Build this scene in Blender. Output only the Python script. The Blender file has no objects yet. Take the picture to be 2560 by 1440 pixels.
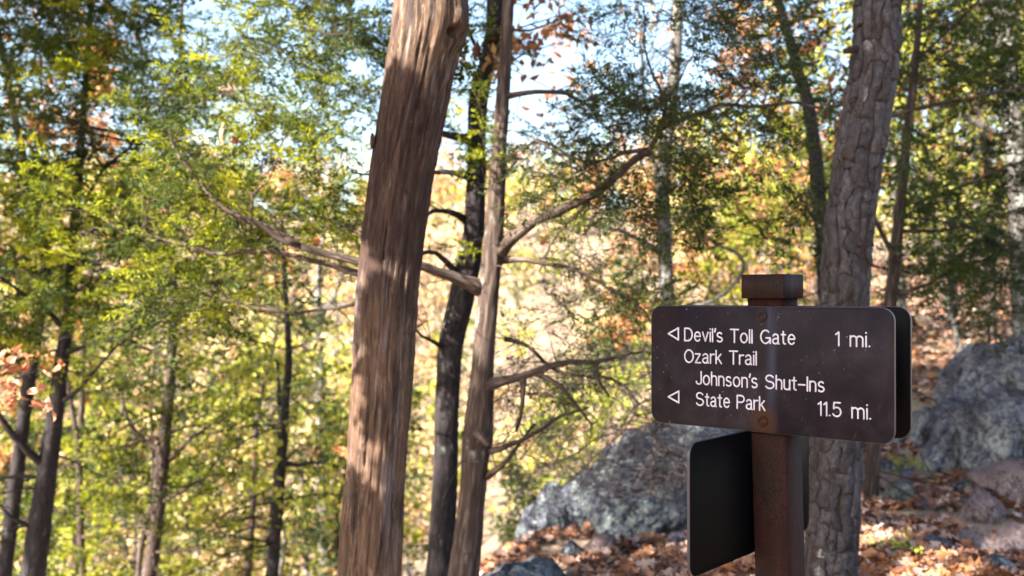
import bpy, math, random
import numpy as np
from mathutils import Vector

# ------------------------------------------------------------------ scene, camera, sky, sun
sc = bpy.context.scene
col = sc.collection
CAM_Z = 1.5
FPX = 2560 * 35.0 / 36.0
PITCH = math.atan((737 - 720) / FPX)
cd = bpy.data.cameras.new("camera")
cam = bpy.data.objects.new("camera", cd)
col.objects.link(cam)
cam.location = (0, 0, CAM_Z)
cam.rotation_euler = (math.pi / 2 + PITCH, 0, 0)
cd.lens = 35; cd.sensor_width = 36
cd.clip_start = 0.05; cd.clip_end = 2000
cd.dof.use_dof = True
cd.dof.focus_distance = 2.3
cd.dof.aperture_fstop = 3.4
sc.camera = cam

SUN_EL, SUN_AZ = 36.0, -128.0      # azimuth clockwise from +Y
S = np.array([math.sin(math.radians(SUN_AZ)) * math.cos(math.radians(SUN_EL)),
              math.cos(math.radians(SUN_AZ)) * math.cos(math.radians(SUN_EL)),
              math.sin(math.radians(SUN_EL))])
world = bpy.data.worlds.new("World")
sc.world = world
world.use_nodes = True
wn = world.node_tree.nodes; wl = world.node_tree.links
sky = wn.new('ShaderNodeTexSky')
sky.sky_type = 'NISHITA'; sky.sun_disc = False
sky.sun_elevation = math.radians(SUN_EL); sky.sun_rotation = math.radians(SUN_AZ)
sky.dust_density = 2.2; sky.air_density = 1.1
wl.new(sky.outputs[0], wn['Background'].inputs[0])
wn['Background'].inputs[1].default_value = 0.064
sd = bpy.data.lights.new("sun", 'SUN')
sun = bpy.data.objects.new("sun", sd)
col.objects.link(sun)
sd.energy = 5.0; sd.angle = math.radians(0.53); sd.color = (1.0, 0.92, 0.79)
sun.location = (0, 0, 30)
sun.rotation_euler = Vector(S).to_track_quat('Z', 'Y').to_euler()

sc.view_settings.view_transform = 'Standard'
sc.view_settings.look = 'None'
sc.view_settings.gamma = 1
sc.view_settings.use_curve_mapping = False
sc.view_settings.exposure = 2.95
cy = sc.cycles
cy.max_bounces = 6; cy.diffuse_bounces = 3; cy.glossy_bounces = 2; cy.transmission_bounces = 3
cy.use_denoising = True
cy.use_adaptive_sampling = True
cy.adaptive_threshold = 0.02
cy.sample_clamp_indirect = 6

# ------------------------------------------------------------------ helpers
def at(x, y, d):
    """pixel of the 2560x1440 photograph -> world point at depth d"""
    vx = (x - 1280) / FPX; vz = (720 - y) / FPX
    c, s = math.cos(PITCH), math.sin(PITCH)
    return np.array([vx * d, (c - vz * s) * d, CAM_Z + (s + vz * c) * d])

def at_many(P):
    return np.array([at(*p) for p in P])

_r = np.random.RandomState(7)
_perm = _r.permutation(256).astype(np.int64)
_perm = np.concatenate([_perm, _perm, _perm])
_val = _r.rand(256)

def vnoise(p):
    p = np.asarray(p, float)
    i = np.floor(p).astype(np.int64); f = p - i
    f = f * f * (3 - 2 * f); i &= 255
    out = 0
    for dx in (0, 1):
        for dy in (0, 1):
            for dz in (0, 1):
                h = _perm[(_perm[(_perm[(i[..., 0] + dx) & 255] + i[..., 1] + dy) & 255] + i[..., 2] + dz) & 255]
                w = (f[..., 0] if dx else 1 - f[..., 0]) * (f[..., 1] if dy else 1 - f[..., 1]) * (f[..., 2] if dz else 1 - f[..., 2])
                out = out + _val[h] * w
    return out * 2 - 1

def fbm(p, o=4):
    p = np.asarray(p, float); a = 0; k = 1.0
    for n in range(o):
        a = a + vnoise(p + 17.3 * n) * k; p = p * 2.03; k *= .5
    return a

def nrm(v):
    return v / np.maximum(np.linalg.norm(v, axis=-1, keepdims=True), 1e-9)

def build(name, V, F, mat, parent=None, attrs=None, smooth=False, loc=None):
    """F: list of (m,k) index arrays.  attrs: {name: per-vertex array}; V in world space"""
    V = np.asarray(V, np.float32)
    o_loc = np.zeros(3) if loc is None else np.asarray(loc, float)
    me = bpy.data.meshes.new(name)
    if not isinstance(F, list): F = [F]
    F = [np.asarray(f, np.int32) for f in F if len(f)]
    me.vertices.add(len(V)); me.vertices.foreach_set("co", (V - o_loc.astype(np.float32)).ravel())
    lv = np.concatenate([f.ravel() for f in F])
    tot = np.concatenate([np.full(len(f), f.shape[1], np.int32) for f in F])
    st = np.concatenate([[0], np.cumsum(tot)[:-1]]).astype(np.int32)
    me.loops.add(len(lv)); me.loops.foreach_set("vertex_index", lv)
    me.polygons.add(len(tot)); me.polygons.foreach_set("loop_start", st)
    try: me.polygons.foreach_set("loop_total", tot)
    except Exception: pass
    if smooth: me.polygons.foreach_set("use_smooth", np.ones(len(tot), bool))
    me.update(calc_edges=True)
    for k, a in (attrs or {}).items():
        a = np.asarray(a, np.float32)
        if a.ndim == 1:
            at_ = me.attributes.new(k, 'FLOAT', 'POINT'); at_.data.foreach_set("value", a)
        else:
            at_ = me.attributes.new(k, 'FLOAT_VECTOR', 'POINT'); at_.data.foreach_set("vector", a.ravel())
    me.materials.append(mat)
    ob = bpy.data.objects.new(name, me)
    col.objects.link(ob)
    if parent is not None:
        ob.parent = parent
        ob.location = Vector(o_loc) - parent.location
    else:
        ob.location = o_loc
    return ob

def under(ob_args, root):
    pass

def tag(o, label=None, cat=None, group=None, kind=None):
    if label: o['label'] = label
    if cat: o['category'] = cat
    if group: o['group'] = group
    if kind: o['kind'] = kind
    return o

def thing(name, loc, label, cat, group=None):
    o = bpy.data.objects.new(name, None)
    o.empty_display_size = .2
    col.objects.link(o); o.location = loc
    return tag(o, label, cat, group)

def part(name, V, F, mat, root, **k):
    return build(name, V, F, mat, root, loc=np.array(root.location), **k)

class Acc:
    def __init__(s): s.V = []; s.F = {}; s.A = {}; s.n = 0
    def add(s, V, F, **attrs):
        V = np.asarray(V)
        for f in (F if isinstance(F, list) else [F]):
            f = np.asarray(f)
            if len(f): s.F.setdefault(f.shape[1], []).append(f + s.n)
        s.V.append(V); s.n += len(V)
        for k, a in attrs.items(): s.A.setdefault(k, []).append(a)
    def out(s):
        return (np.concatenate(s.V), [np.concatenate(v) for v in s.F.values()],
                {k: np.concatenate(v) for k, v in s.A.items()})
    def part(s, name, mat, root, smooth=False):
        if not s.n: return None
        V, F, A = s.out()
        return part(name, V, F, mat, root, attrs=A, smooth=smooth)

def spline(P, n):
    """Catmull-Rom through rows of P (any width), n samples"""
    P = np.asarray(P, float)
    if len(P) == 2: 
        t = np.linspace(0, 1, n)[:, None]; return P[0] * (1 - t) + P[1] * t
    seg = np.linalg.norm(np.diff(P[:, :3], axis=0), axis=1); cs = np.concatenate([[0], np.cumsum(seg)])
    u = np.linspace(0, cs[-1], n)
    i = np.clip(np.searchsorted(cs, u, side='right') - 1, 0, len(P) - 2)
    t = ((u - cs[i]) / np.maximum(seg[i], 1e-9))[:, None]
    Q = np.vstack([2 * P[0] - P[1], P, 2 * P[-1] - P[-2]])
    a, b, c, d = Q[i], Q[i + 1], Q[i + 2], Q[i + 3]
    return .5 * (2 * b + (c - a) * t + (2 * a - 5 * b + 4 * c - d) * t ** 2 + (3 * b - a - 3 * c + d) * t ** 3)

def tube(C, R, seg=8, disp=None, cap=True):
    """C (n,3) centres, R (n,) radii -> V,F,st ; disp(theta(n,seg), along(n,seg), R)->radial offset"""
    C = np.asarray(C, float); R = np.asarray(R, float); n = len(C)
    T = nrm(np.gradient(C, axis=0))
    ref = np.array([0.31, 0.95, 0.05]) if abs(T[:, 1]).mean() < .8 else np.array([1.0, 0, 0.1])
    A = nrm(np.cross(T, ref)); B = np.cross(T, A)
    th = np.linspace(0, 2 * np.pi, seg, endpoint=False)[None, :].repeat(n, 0)
    al = np.concatenate([[0], np.cumsum(np.linalg.norm(np.diff(C, axis=0), axis=1))])[:, None].repeat(seg, 1)
    rr = R[:, None] + (disp(th, al, R[:, None]) if disp else 0)
    V = C[:, None] + rr[..., None] * (np.cos(th)[..., None] * A[:, None] + np.sin(th)[..., None] * B[:, None])
    st = np.stack([np.cos(th) * R[:, None], np.sin(th) * R[:, None], al], -1).reshape(-1, 3)
    i = np.arange(n - 1)[:, None] * seg; j = np.arange(seg)[None]; k = (np.arange(seg)[None] + 1) % seg
    F = np.stack([i + j, i + k, i + k + seg, i + j + seg], -1).reshape(-1, 4)
    V = V.reshape(-1, 3)
    fs = [F]
    if cap:
        V = np.vstack([V, C[-1:] + T[-1:] * R[-1] * .4, C[:1]])
        st = np.vstack([st, [[0, 0, al[-1, 0]]], [[0, 0, 0]]])
        b = (n - 1) * seg; jj = np.arange(seg); kk = (jj + 1) % seg
        fs.append(np.stack([b + jj, b + kk, np.full(seg, n * seg)], -1))
        fs.append(np.stack([kk, jj, np.full(seg, n * seg + 1)], -1))
    return V, fs, st

# ------------------------------------------------------------------ material helpers
class Mat:
    def __init__(s, name):
        s.m = bpy.data.materials.new(name); s.m.use_nodes = True
        s.t = s.m.node_tree; s.b = s.t.nodes['Principled BSDF']; s.o = s.t.nodes['Material Output']
    def n(s, typ, **kw):
        nd = s.t.nodes.new(typ)
        for k, v in kw.items():
            if k.startswith('i_'):
                key = k[2:]; key = int(key) if key.isdigit() else key.replace('_', ' ')
                if isinstance(v, bpy.types.NodeSocket): s.t.links.new(v, nd.inputs[key])
                else: nd.inputs[key].default_value = v
            else: setattr(nd, k, v)
        return nd
    def attr(s, name, out='Vector'):
        return s.n('ShaderNodeAttribute', attribute_name=name).outputs[out]
    def coord(s): return s.n('ShaderNodeTexCoord').outputs['Object']
    def scale(s, v, sx):
        return s.n('ShaderNodeVectorMath', operation='MULTIPLY', i_0=v, i_1=sx).outputs[0]
    def noise(s, v, sc_, det=4, rough=.55, dist=0):
        return s.n('ShaderNodeTexNoise', i_Vector=v, i_Scale=sc_, i_Detail=det, i_Roughness=rough, i_Distortion=dist).outputs[0]
    def ramp(s, f, stops):
        r = s.n('ShaderNodeValToRGB', i_Fac=f); e = r.color_ramp.elements
        while len(e) < len(stops): e.new(.5)
        for el, (p, c) in zip(e, stops):
            el.position = p; el.color = (c, c, c, 1) if isinstance(c, (int, float)) else (*c, 1)
        return r.outputs[0]
    def mix(s, f, a, b, mode='MIX'):
        nd = s.n('ShaderNodeMix', data_type='RGBA', blend_type=mode)
        for sk, v in ((nd.inputs[0], f), (nd.inputs[6], a), (nd.inputs[7], b)):
            if isinstance(v, bpy.types.NodeSocket): s.t.links.new(v, sk)
            else: sk.default_value = v if isinstance(v, float) else (*v, 1)
        return nd.outputs[2]
    def math(s, op, a, b=0.0):
        return s.n('ShaderNodeMath', operation=op, i_0=a, i_1=b).outputs[0]
    def col(s, c):
        if isinstance(c, bpy.types.NodeSocket): s.t.links.new(c, s.b.inputs['Base Color'])
        else: s.b.inputs['Base Color'].default_value = (*c, 1)
    def rough(s, r, spec=.5):
        if isinstance(r, bpy.types.NodeSocket): s.t.links.new(r, s.b.inputs['Roughness'])
        else: s.b.inputs['Roughness'].default_value = r
        s.b.inputs['Specular IOR Level'].default_value = spec
    def bump(s, h, strength, dist=.01):
        nd = s.n('ShaderNodeBump', i_Height=h, i_Strength=strength, i_Distance=dist)
        s.t.links.new(nd.outputs[0], s.b.inputs['Normal'])

def leaf_mat(name, stops, trans=.45, rnd=False, rough=.6, tcol=None):
    m = Mat(name)
    f = m.n('ShaderNodeObjectInfo').outputs['Random'] if rnd else m.attr('tint', 'Fac')
    c = m.ramp(f, stops)
    m.col(c); m.rough(rough, .25)
    tr = m.n('ShaderNodeBsdfTranslucent')
    tc = m.mix(1.0, c, tcol or (1.25, 1.25, .75), 'MULTIPLY')
    m.t.links.new(tc, tr.inputs[0])
    mx = m.n('ShaderNodeMixShader', i_0=trans)
    m.t.links.new(m.b.outputs[0], mx.inputs[1]); m.t.links.new(tr.outputs[0], mx.inputs[2])
    m.t.links.new(mx.outputs[0], m.o.inputs[0])
    return m.m

def bark_mat(name, c0, c1, c2, lichen=None, sz=40, streak=.25, bump=.6, rough=.9, lich_amt=.62):
    m = Mat(name)
    st = m.attr('st')
    v = m.scale(st, (1, 1, streak))
    n1 = m.noise(v, sz, 5, .6, .3); n2 = m.noise(v, sz * .25, 3)
    c = m.ramp(n1, [(.3, c0), (.52, c1), (.72, c2)])
    c = m.mix(m.ramp(n2, [(.35, 0.0), (.65, .6)]), c, c0)
    if lichen:
        n3 = m.noise(m.scale(st, (1, 1, .5)), 9, 5, .65)
        n4 = m.noise(st, 60, 3)
        f = m.math('MULTIPLY', m.ramp(n3, [(lich_amt - .04, 0.0), (lich_amt + .04, 1.0)]), m.ramp(n4, [(.35, .3), (.6, 1.0)]))
        c = m.mix(f, c, lichen)
    if name == 'scaly_bark':
        vc = m.n('ShaderNodeTexVoronoi', feature='DISTANCE_TO_EDGE', i_Vector=m.mix(.35, m.scale(st, (1, 1, .38)), m.scale(m.n('ShaderNodeTexNoise', i_Vector=st, i_Scale=30.0).outputs[1], (.06, .06, .06)), 'ADD'), i_Scale=42.0).outputs[0]
        c = m.mix(m.ramp(vc, [(.0, .55), (.045, 0.0)]), c, (.025, .019, .019))
        rv = m.n('ShaderNodeObjectInfo').outputs['Random']
        c = m.mix(1.0, c, m.ramp(rv, [(0, (.66, .64, .64)), (.5, (.95, .93, .93)), (1, (1.15, 1.1, 1.1))]), 'MULTIPLY')
        n1 = m.math('ADD', n1, m.ramp(vc, [(0, 0.0), (.08, .35)]))
    m.col(c); m.rough(rough, .2); m.bump(n1, bump, .01)
    return m.m

M = {}
# weathered snag wood
def mk_snag():
    m = Mat('weathered_wood'); st = m.attr('st')
    fine = m.noise(m.scale(st, (1, 1, .07)), 260, 6, .75, .3)
    mid = m.noise(m.scale(st, (1, 1, .13)), 60, 8, .74, .8)
    big = m.noise(m.scale(st, (1, 1, .25)), 11, 3, .5)
    c = m.ramp(mid, [(.38, (.018, .010, .008)), (.50, (.062, .036, .025)), (.60, (.17, .113, .074)), (.73, (.38, .29, .195))])
    c = m.mix(m.ramp(fine, [(.40, .92), (.54, 0.0)]), c, (.032, .019, .016))
    pits = m.noise(m.scale(st, (1, 1, .45)), 95, 5, .7)
    c = m.mix(m.ramp(pits, [(.33, .9), (.40, 0.0)]), c, (.018, .011, .010))
    red = m.ramp(big, [(.42, 0.0), (.62, .55)])
    c = m.mix(red, c, (.13, .075, .048))
    gv = m.noise(m.scale(st, (1, 1, .12)), 26, 3)
    c = m.mix(m.ramp(gv, [(.55, 0.0), (.7, .4)]), c, (.20, .175, .185))
    # shade over the upper middle of the trunk painted in, with darker stained wood
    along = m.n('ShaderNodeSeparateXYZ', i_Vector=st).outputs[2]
    shade_stain = m.ramp(m.math('DIVIDE', along, 3.0), [(.66, 0.0), (.75, .95), (.92, .95), (.985, 0.0)])
    c = m.mix(m.math('MULTIPLY', shade_stain, m.ramp(mid, [(.35, 1.0), (.62, .65)])), c, (.026, .013, .011))
    m.col(c); m.rough(.85, .25)
    h = m.math('ADD', fine, m.math('MULTIPLY', mid, 1.2))
    m.bump(h, .7, .006)
    return m.m
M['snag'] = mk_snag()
M['plate'] = bark_mat('scaly_bark', (.030, .027, .029), (.068, .063, .068), (.118, .112, .12), (.34, .34, .31), sz=70, streak=.6, bump=.7, lich_amt=.68)
M['fissure'] = bark_mat('bark_fissure', (.018, .012, .011), (.04, .027, .024), (.08, .055, .05), sz=60, streak=.4, bump=.5)
M['oakbark'] = bark_mat('dark_oak_bark', (.010, .008, .010), (.025, .021, .023), (.055, .048, .050), (.17, .19, .18), sz=55, streak=.35, bump=.9, lich_amt=.65)
M['cedarbark'] = bark_mat('cedar_bark', (.020, .013, .011), (.065, .045, .038), (.21, .165, .135), (.22, .225, .20), sz=60, streak=.1, bump=.8, lich_amt=.64)
M['palebark'] = bark_mat('pale_bark', (.055, .048, .045), (.095, .085, .08), (.15, .138, .128), (.23, .235, .215), sz=35, streak=.4, lich_amt=.55)
M['twig'] = bark_mat('twig_bark', (.05, .04, .04), (.10, .08, .08), (.18, .15, .145), sz=30, streak=.5, bump=.2)
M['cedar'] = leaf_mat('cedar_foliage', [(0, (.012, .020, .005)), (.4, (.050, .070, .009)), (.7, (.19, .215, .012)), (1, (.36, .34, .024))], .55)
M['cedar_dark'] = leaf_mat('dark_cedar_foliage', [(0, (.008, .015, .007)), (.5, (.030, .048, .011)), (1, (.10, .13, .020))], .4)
M['yellow'] = leaf_mat('yellow_green_leaves', [(0, (.11, .15, .02)), (.5, (.30, .32, .05)), (1, (.52, .46, .10))], .5)
M['orange'] = leaf_mat('orange_brown_leaves', [(0, (.13, .055, .025)), (.4, (.30, .13, .05)), (.75, (.44, .24, .11)), (1, (.50, .36, .16))], .4, tcol=(1.25, 1.0, .7))
M['peach'] = leaf_mat('peach_autumn_leaves', [(0, (.20, .12, .06)), (.35, (.42, .29, .14)), (.7, (.58, .48, .27)), (1, (.50, .54, .18))], .35, tcol=(1.2, 1.0, .8))
M['litter'] = leaf_mat('fallen_leaves', [(0, (.05, .028, .022)), (.25, (.14, .065, .042)), (.45, (.27, .11, .045)), (.7, (.30, .18, .13)), (1, (.42, .33, .29))], .15, tcol=(1.2, .9, .7))
M['leaf1'] = leaf_mat('single_fallen_leaf', [(0, (.08, .035, .024)), (.3, (.24, .09, .035)), (.55, (.38, .17, .065)), (.8, (.34, .21, .15)), (1, (.46, .36, .31))], .15, rnd=True, tcol=(1.2, .9, .7))
M['copper'] = leaf_mat('copper_leaves', [(0, (.30, .13, .07)), (.5, (.48, .25, .15)), (1, (.60, .38, .28))], .35, rnd=True, rough=.4, tcol=(1.2, .9, .7))

def mk_rock(name, c0, c1, c2, lich, amt):
    m = Mat(name); v = m.coord()
    big = m.noise(v, 1.6, 3, .5); a = m.noise(v, 5, 7, .7, .8); b = m.noise(v, 17, 7, .75, .3); c3 = m.noise(v, 60, 4, .65)
    c = m.ramp(m.mix(.5, a, b), [(.36, c0), (.5, c1), (.62, c2)])
    c = m.mix(m.ramp(big, [(.42, .65), (.6, 0.0)]), c, tuple(x * .55 for x in (c0[0] * 1.1, c0[1], c0[2] * 1.15)))
    crk = m.math('ABSOLUTE', m.math('SUBTRACT', m.noise(v, 4.2, 5, .65, .6), .5))
    c = m.mix(m.ramp(crk, [(0, .9), (.025, 0.0)]), c, tuple(x * .22 for x in c0))
    c = m.mix(m.ramp(c3, [(.35, .45), (.52, 0.0)]), c, tuple(x * .4 for x in c0))
    f = m.math('MULTIPLY', m.ramp(b, [(amt - .02, 0.0), (amt + .06, .85)]), m.ramp(big, [(.42, .15), (.62, 1.0)]))
    f = m.math('MULTIPLY', f, m.ramp(c3, [(.34, .2), (.55, 1.0)]))
    c = m.mix(f, c, lich)
    f2 = m.math('MULTIPLY', m.ramp(m.noise(v, 11, 5, .7), [(.62, 0.0), (.66, .75)]), m.ramp(a, [(.45, 0.0), (.6, 1.0)]))
    c = m.mix(f2, c, tuple(min(1, x * 1.5) for x in c2))
    m.col(c); m.rough(.9, .2)
    m.bump(m.math('ADD', b, m.math('MULTIPLY', c3, .5)), 1.0, .04)
    return m.m
M['rock'] = mk_rock('lichened_rock', (.036, .038, .056), (.105, .118, .155), (.21, .235, .29), (.35, .41, .37), .50)
M['outcrop'] = mk_rock('streaked_outcrop_rock', (.075, .07, .09), (.21, .205, .24), (.37, .36, .39), (.40, .44, .37), .5)
M['pinkrock'] = mk_rock('purple_rhyolite', (.17, .125, .125), (.31, .235, .23), (.42, .34, .32), (.32, .29, .26), .62)
M['greenrock'] = mk_rock('mossy_rock', (.08, .085, .08), (.15, .165, .155), (.22, .235, .21), (.30, .34, .26), .52)
M['bluerock'] = mk_rock('blue_grey_stone', (.08, .08, .11), (.14, .14, .19), (.20, .20, .25), (.30, .30, .33), .66)

def mk_ground():
    m = Mat('forest_floor'); v = m.coord()
    a = m.noise(v, .8, 5, .6); b = m.noise(v, 9, 6, .7); c3 = m.noise(v, 40, 4, .7)
    c = m.ramp(b, [(.32, (.06, .048, .04)), (.48, (.17, .125, .10)), (.62, (.29, .20, .14)), (.75, (.38, .27, .19))])
    c = m.mix(m.ramp(a, [(.45, 0.0), (.62, .6)]), c, (.34, .27, .17))
    c = m.mix(m.ramp(c3, [(.38, .6), (.5, 0.0)]), c, (.05, .035, .028))
    m.col(c); m.rough(.95, .1); m.bump(m.math('ADD', b, c3), .8, .04)
    return m.m
M['ground'] = mk_ground()

# ------------------------------------------------------------------ terrain
def sstep(x, a, b):
    t = np.clip((x - a) / (b - a), 0, 1); return t * t * (3 - 2 * t)

def terrain(x, y):
    x = np.asarray(x, float); y = np.asarray(y, float)
    edge = -.40 + .05 * np.clip(y - 4, 0, 2) + .50 * np.clip(y - 6.3, 0, 8) + .1 * np.clip(y - 14.3, 0, 60)
    s = x - edge
    right = .012 * np.clip(y - 4, 0, 26) + .13 * np.clip(y - 8.6, 0, 20) + .05 * np.clip(x - 1.5, 0, 14) - .16 * np.clip(2.0 - x, 0, 3)
    left = -.62 * np.clip(-s, 0, 24) - .10 * np.clip(y - 8, 0, 25)
    back = sstep(-y, -3, 4)                     # behind the camera the slope is gentle
    left = left * (1 - .6 * back)
    z = np.where(s > 0, right, right * np.exp(np.clip(s, -30, 0) * .3) + left)
    # blend far to the opposite hillside
    d = np.hypot(x * .6, y)
    far = -15 + 27 * sstep(y + .12 * x, 48, 190) + 9 * vnoise(np.stack([x / 70., y / 70., x * 0], -1)) * sstep(y, 60, 150)
    w = sstep(y, 26, 50)
    z = z * (1 - w) + far * w
    z = z + .10 * vnoise(np.stack([x * .7, y * .7, x * 0 + 3], -1)) + .035 * vnoise(np.stack([x * 2.7, y * 2.7, x * 0 + 9], -1))
    return z

def axis(a, b, lo, hi, step, g):
    m = list(np.arange(a, b, step)); s = step; v = m[-1]
    while v < hi: s *= g; v += s; m.append(v)
    s = step; v = m[0]; pre = []
    while v > lo: s *= g; v -= s; pre.append(v)
    return np.array(pre[::-1] + m)
gx = axis(-3, 8, -400, 400, .10, 1.07); gy = axis(3, 15, -300, 420, .10, 1.06)
X, Y = np.meshgrid(gx, gy)
Z = terrain(X, Y) + .012 * vnoise(np.stack([X * 9, Y * 9, X * 0], -1))
nx, ny = len(gx), len(gy)
ii = (np.arange(ny - 1)[:, None] * nx + np.arange(nx - 1)[None])
F = np.stack([ii, ii + 1, ii + nx + 1, ii + nx], -1).reshape(-1, 4)
ground = build('ground', np.stack([X, Y, Z], -1).reshape(-1, 3), F, M['ground'], smooth=True)
tag(ground, 'leaf strewn forest floor rising to the right of the trail sign', kind='structure')

def ground_at(x, y, dmin=3.0, dmax=60):
    """world point where the ray through a pixel meets the terrain"""
    ds = np.linspace(dmin, dmax, 1500)
    P = np.array([at(x, y, d) for d in (0, 1)])
    R = P[0] + (P[1] - P[0]) * ds[:, None]
    h = R[:, 2] - terrain(R[:, 0], R[:, 1])
    k = np.argmax(h < 0) if (h < 0).any() else len(ds) - 1
    return R[k], ds[k]

# ------------------------------------------------------------------ trail sign
Uv = np.array([-.7592, .6508, 0]); Nv = np.array([-.6508, -.7592, 0]); Zv = np.array([0, 0, 1.])
Pc = np.array([.587, 2.328, 0])                # centre of the front board in plan
SW, SH, ST = .612, .2945, .007
ZT = CAM_Z - .0272                              # top edge height
LEAN = .010

def mk_sign():
    m = Mat('brown_sign_enamel'); v = m.coord()
    # object frame: x along the board to the right, z up, origin at board centre
    big = m.noise(v, 5, 4, .6); f = m.noise(v, 60, 4, .6)
    c = m.ramp(big, [(.3, (.0050, .0035, .0060)), (.5, (.0105, .0078, .0118)), (.7, (.020, .0155, .0205))])
    sx = m.n('ShaderNodeSeparateXYZ', i_Vector=v)
    # watery streak running down from the upper bolt
    wob = m.math('MULTIPLY', m.math('SUBTRACT', m.noise(m.scale(v, (1, 1, .3)), 18, 3), .5), .03)
    dx = m.math('ADD', m.math('SUBTRACT', sx.outputs[0], .022), wob)
    st = m.ramp(m.math('ABSOLUTE', dx), [(0.0, 1.0), (.018, 0.0)])
    st = m.math('MULTIPLY', st, m.ramp(m.noise(m.scale(v, (1, 1, .15)), 55, 3), [(.3, .35), (.65, 1.0)]))
    c = m.mix(m.math('MULTIPLY', st, .55), c, (.042, .047, .078))
    dk = m.ramp(m.math('ABSOLUTE', m.math('ADD', sx.outputs[0], .002)), [(0.0, .75), (.016, 0.0)])
    dk = m.math('MULTIPLY', dk, m.ramp(m.math('ADD', sx.outputs[2], .05), [(.02, 0.0), (.12, 1.0)]))
    c = m.mix(dk, c, (.016, .012, .008))
    # rust bloom round the lower bolt
    d = m.n('ShaderNodeVectorMath', operation='DISTANCE', i_0=m.scale(v, (1, 0, .8)), i_1=(0, 0, -.098)).outputs['Value']
    d = m.math('ADD', d, m.math('MULTIPLY', m.math('SUBTRACT', big, .5), .03))
    c = m.mix(m.ramp(d, [(.018, .95), (.044, 0.0)]), c, (.042, .021, .012))
    # dull blotches at the left end
    d2 = m.n('ShaderNodeVectorMath', operation='DISTANCE', i_0=m.scale(v, (1, 0, 1)), i_1=(-.262, 0, -.04)).outputs['Value']
    c = m.mix(m.ramp(d2, [(.008, .8), (.032, 0.0)]), c, (.005, .002, .003))
    d3 = m.n('ShaderNodeVectorMath', operation='DISTANCE', i_0=m.scale(v, (1, 0, .7)), i_1=(-.275, 0, .07)).outputs['Value']
    c = m.mix(m.ramp(d3, [(.01, .7), (.08, 0.0)]), c, (.012, .0045, .0045))
    # pale chips and fine scratches
    ch = m.ramp(m.noise(m.scale(v, (1, 1, 1)), 150, 2, .5), [(.725, 0.0), (.75, .8)])
    ch = m.math('MULTIPLY', ch, m.ramp(m.noise(v, 9, 2), [(.48, 0.0), (.58, 1.0)]))
    c = m.mix(ch, c, (.22, .21, .23))
    w = m.n('ShaderNodeVectorRotate', i_Vector=v, i_Angle=.5); w.rotation_type = 'Y_AXIS'
    sc2 = m.ramp(m.noise(m.scale(w.outputs[0], (1, 1, .03)), 420, 1), [(.72, 0.0), (.80, .5)])
    sc2 = m.math('MULTIPLY', sc2, m.ramp(m.noise(v, 13, 2), [(.5, 0.0), (.6, 1.0)]))
    c = m.mix(sc2, c, (.09, .08, .09))
    for ang_, sc__, seed_ in ((1.1, 300, 3.0), (-.35, 240, 8.0)):
        w2 = m.n('ShaderNodeVectorRotate', i_Vector=v, i_Angle=ang_); w2.rotation_type = 'Y_AXIS'
        wv = m.n('ShaderNodeVectorMath', operation='ADD', i_0=m.scale(w2.outputs[0], (1, 1, .05)), i_1=(seed_, 0, seed_)).outputs[0]
        s3 = m.math('MULTIPLY', m.ramp(m.noise(wv, sc__, 1), [(.70, 0.0), (.76, .6)]), m.ramp(m.noise(v, 8 + seed_, 2), [(.55, 0.0), (.62, 1.0)]))
        c = m.mix(s3, c, (.10, .095, .105))
    smr = m.math('MULTIPLY', m.ramp(m.noise(v, 14, 6, .7), [(.5, 0.0), (.7, .45)]), m.ramp(m.noise(v, 3, 2), [(.4, .2), (.6, 1.0)]))
    c = m.mix(smr, c, (.034, .031, .038))
    m.col(c)
    m.rough(m.ramp(f, [(.3, .42), (.7, .60)]), .07)
    m.bump(f, .08, .002)
    return m.m
M['sign'] = mk_sign()
m = Mat('black_sign_back'); v = m.coord()
m.col(m.mix(m.ramp(m.noise(v, 120, 2), [(.75, 0.0), (.78, .6)]), (.0012, .0012, .002), (.12, .11, .12))); m.rough(.5, .06); M['back'] = m.m  # same sheet as the front; dark look from facing trees put into the colour
m = Mat('board_edge'); m.col((.030, .027, .036)); m.rough(.35, .6); M['edge'] = m.m

def mk_post(name, c0, c1, c2):
    m = Mat(name); v = m.coord()
    a = m.noise(m.scale(v, (1, 1, .12)), 26, 4, .6); b = m.noise(v, 260, 3, .6); g = m.noise(m.scale(v, (1, 1, .5)), 9, 4)
    c = m.ramp(a, [(.36, c0), (.52, c1), (.68, c2)])
    c = m.mix(m.ramp(g, [(.46, 0.0), (.62, .75)]), c, (.014, .0095, .006))
    c = m.mix(m.ramp(b, [(.40, .8), (.50, 0.0)]), c, (.004, .002, .0016))
    g2 = m.noise(v, 38, 5, .7)
    c = m.mix(m.ramp(g2, [(.54, 0.0), (.70, .4)]), c, tuple(x * 1.7 for x in c1))
    c = m.mix(m.ramp(m.noise(v, 90, 2), [(.78, 0.0), (.81, .7)]), c, (.4, .37, .35))
    m.col(c); m.rough(.66, .10); m.bump(b, .5, .002)
    return m.m
M['post'] = mk_post('rusty_steel_post', (.015, .0042, .0032), (.024, .0072, .0052), (.032, .012, .009))
M['cap'] = mk_post('dull_red_cap', (.015, .0055, .007), (.022, .009, .012), (.036, .028, .037))
m = Mat('white_lettering'); v = m.coord()
m.col(m.ramp(m.noise(v, 30, 3), [(.3, (.34, .315, .39)), (.6, (.44, .415, .50))])); m.rough(.6, .3); M['white'] = m.m
m = Mat('rusty_bolt'); v = m.coord()
m.col(m.ramp(m.noise(v, 150, 3), [(.35, (.012, .005, .004)), (.6, (.045, .014, .009))])); m.rough(.8, .12); M['bolt'] = m.m
m = Mat('rusty_bolt_dark'); v = m.coord()
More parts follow.
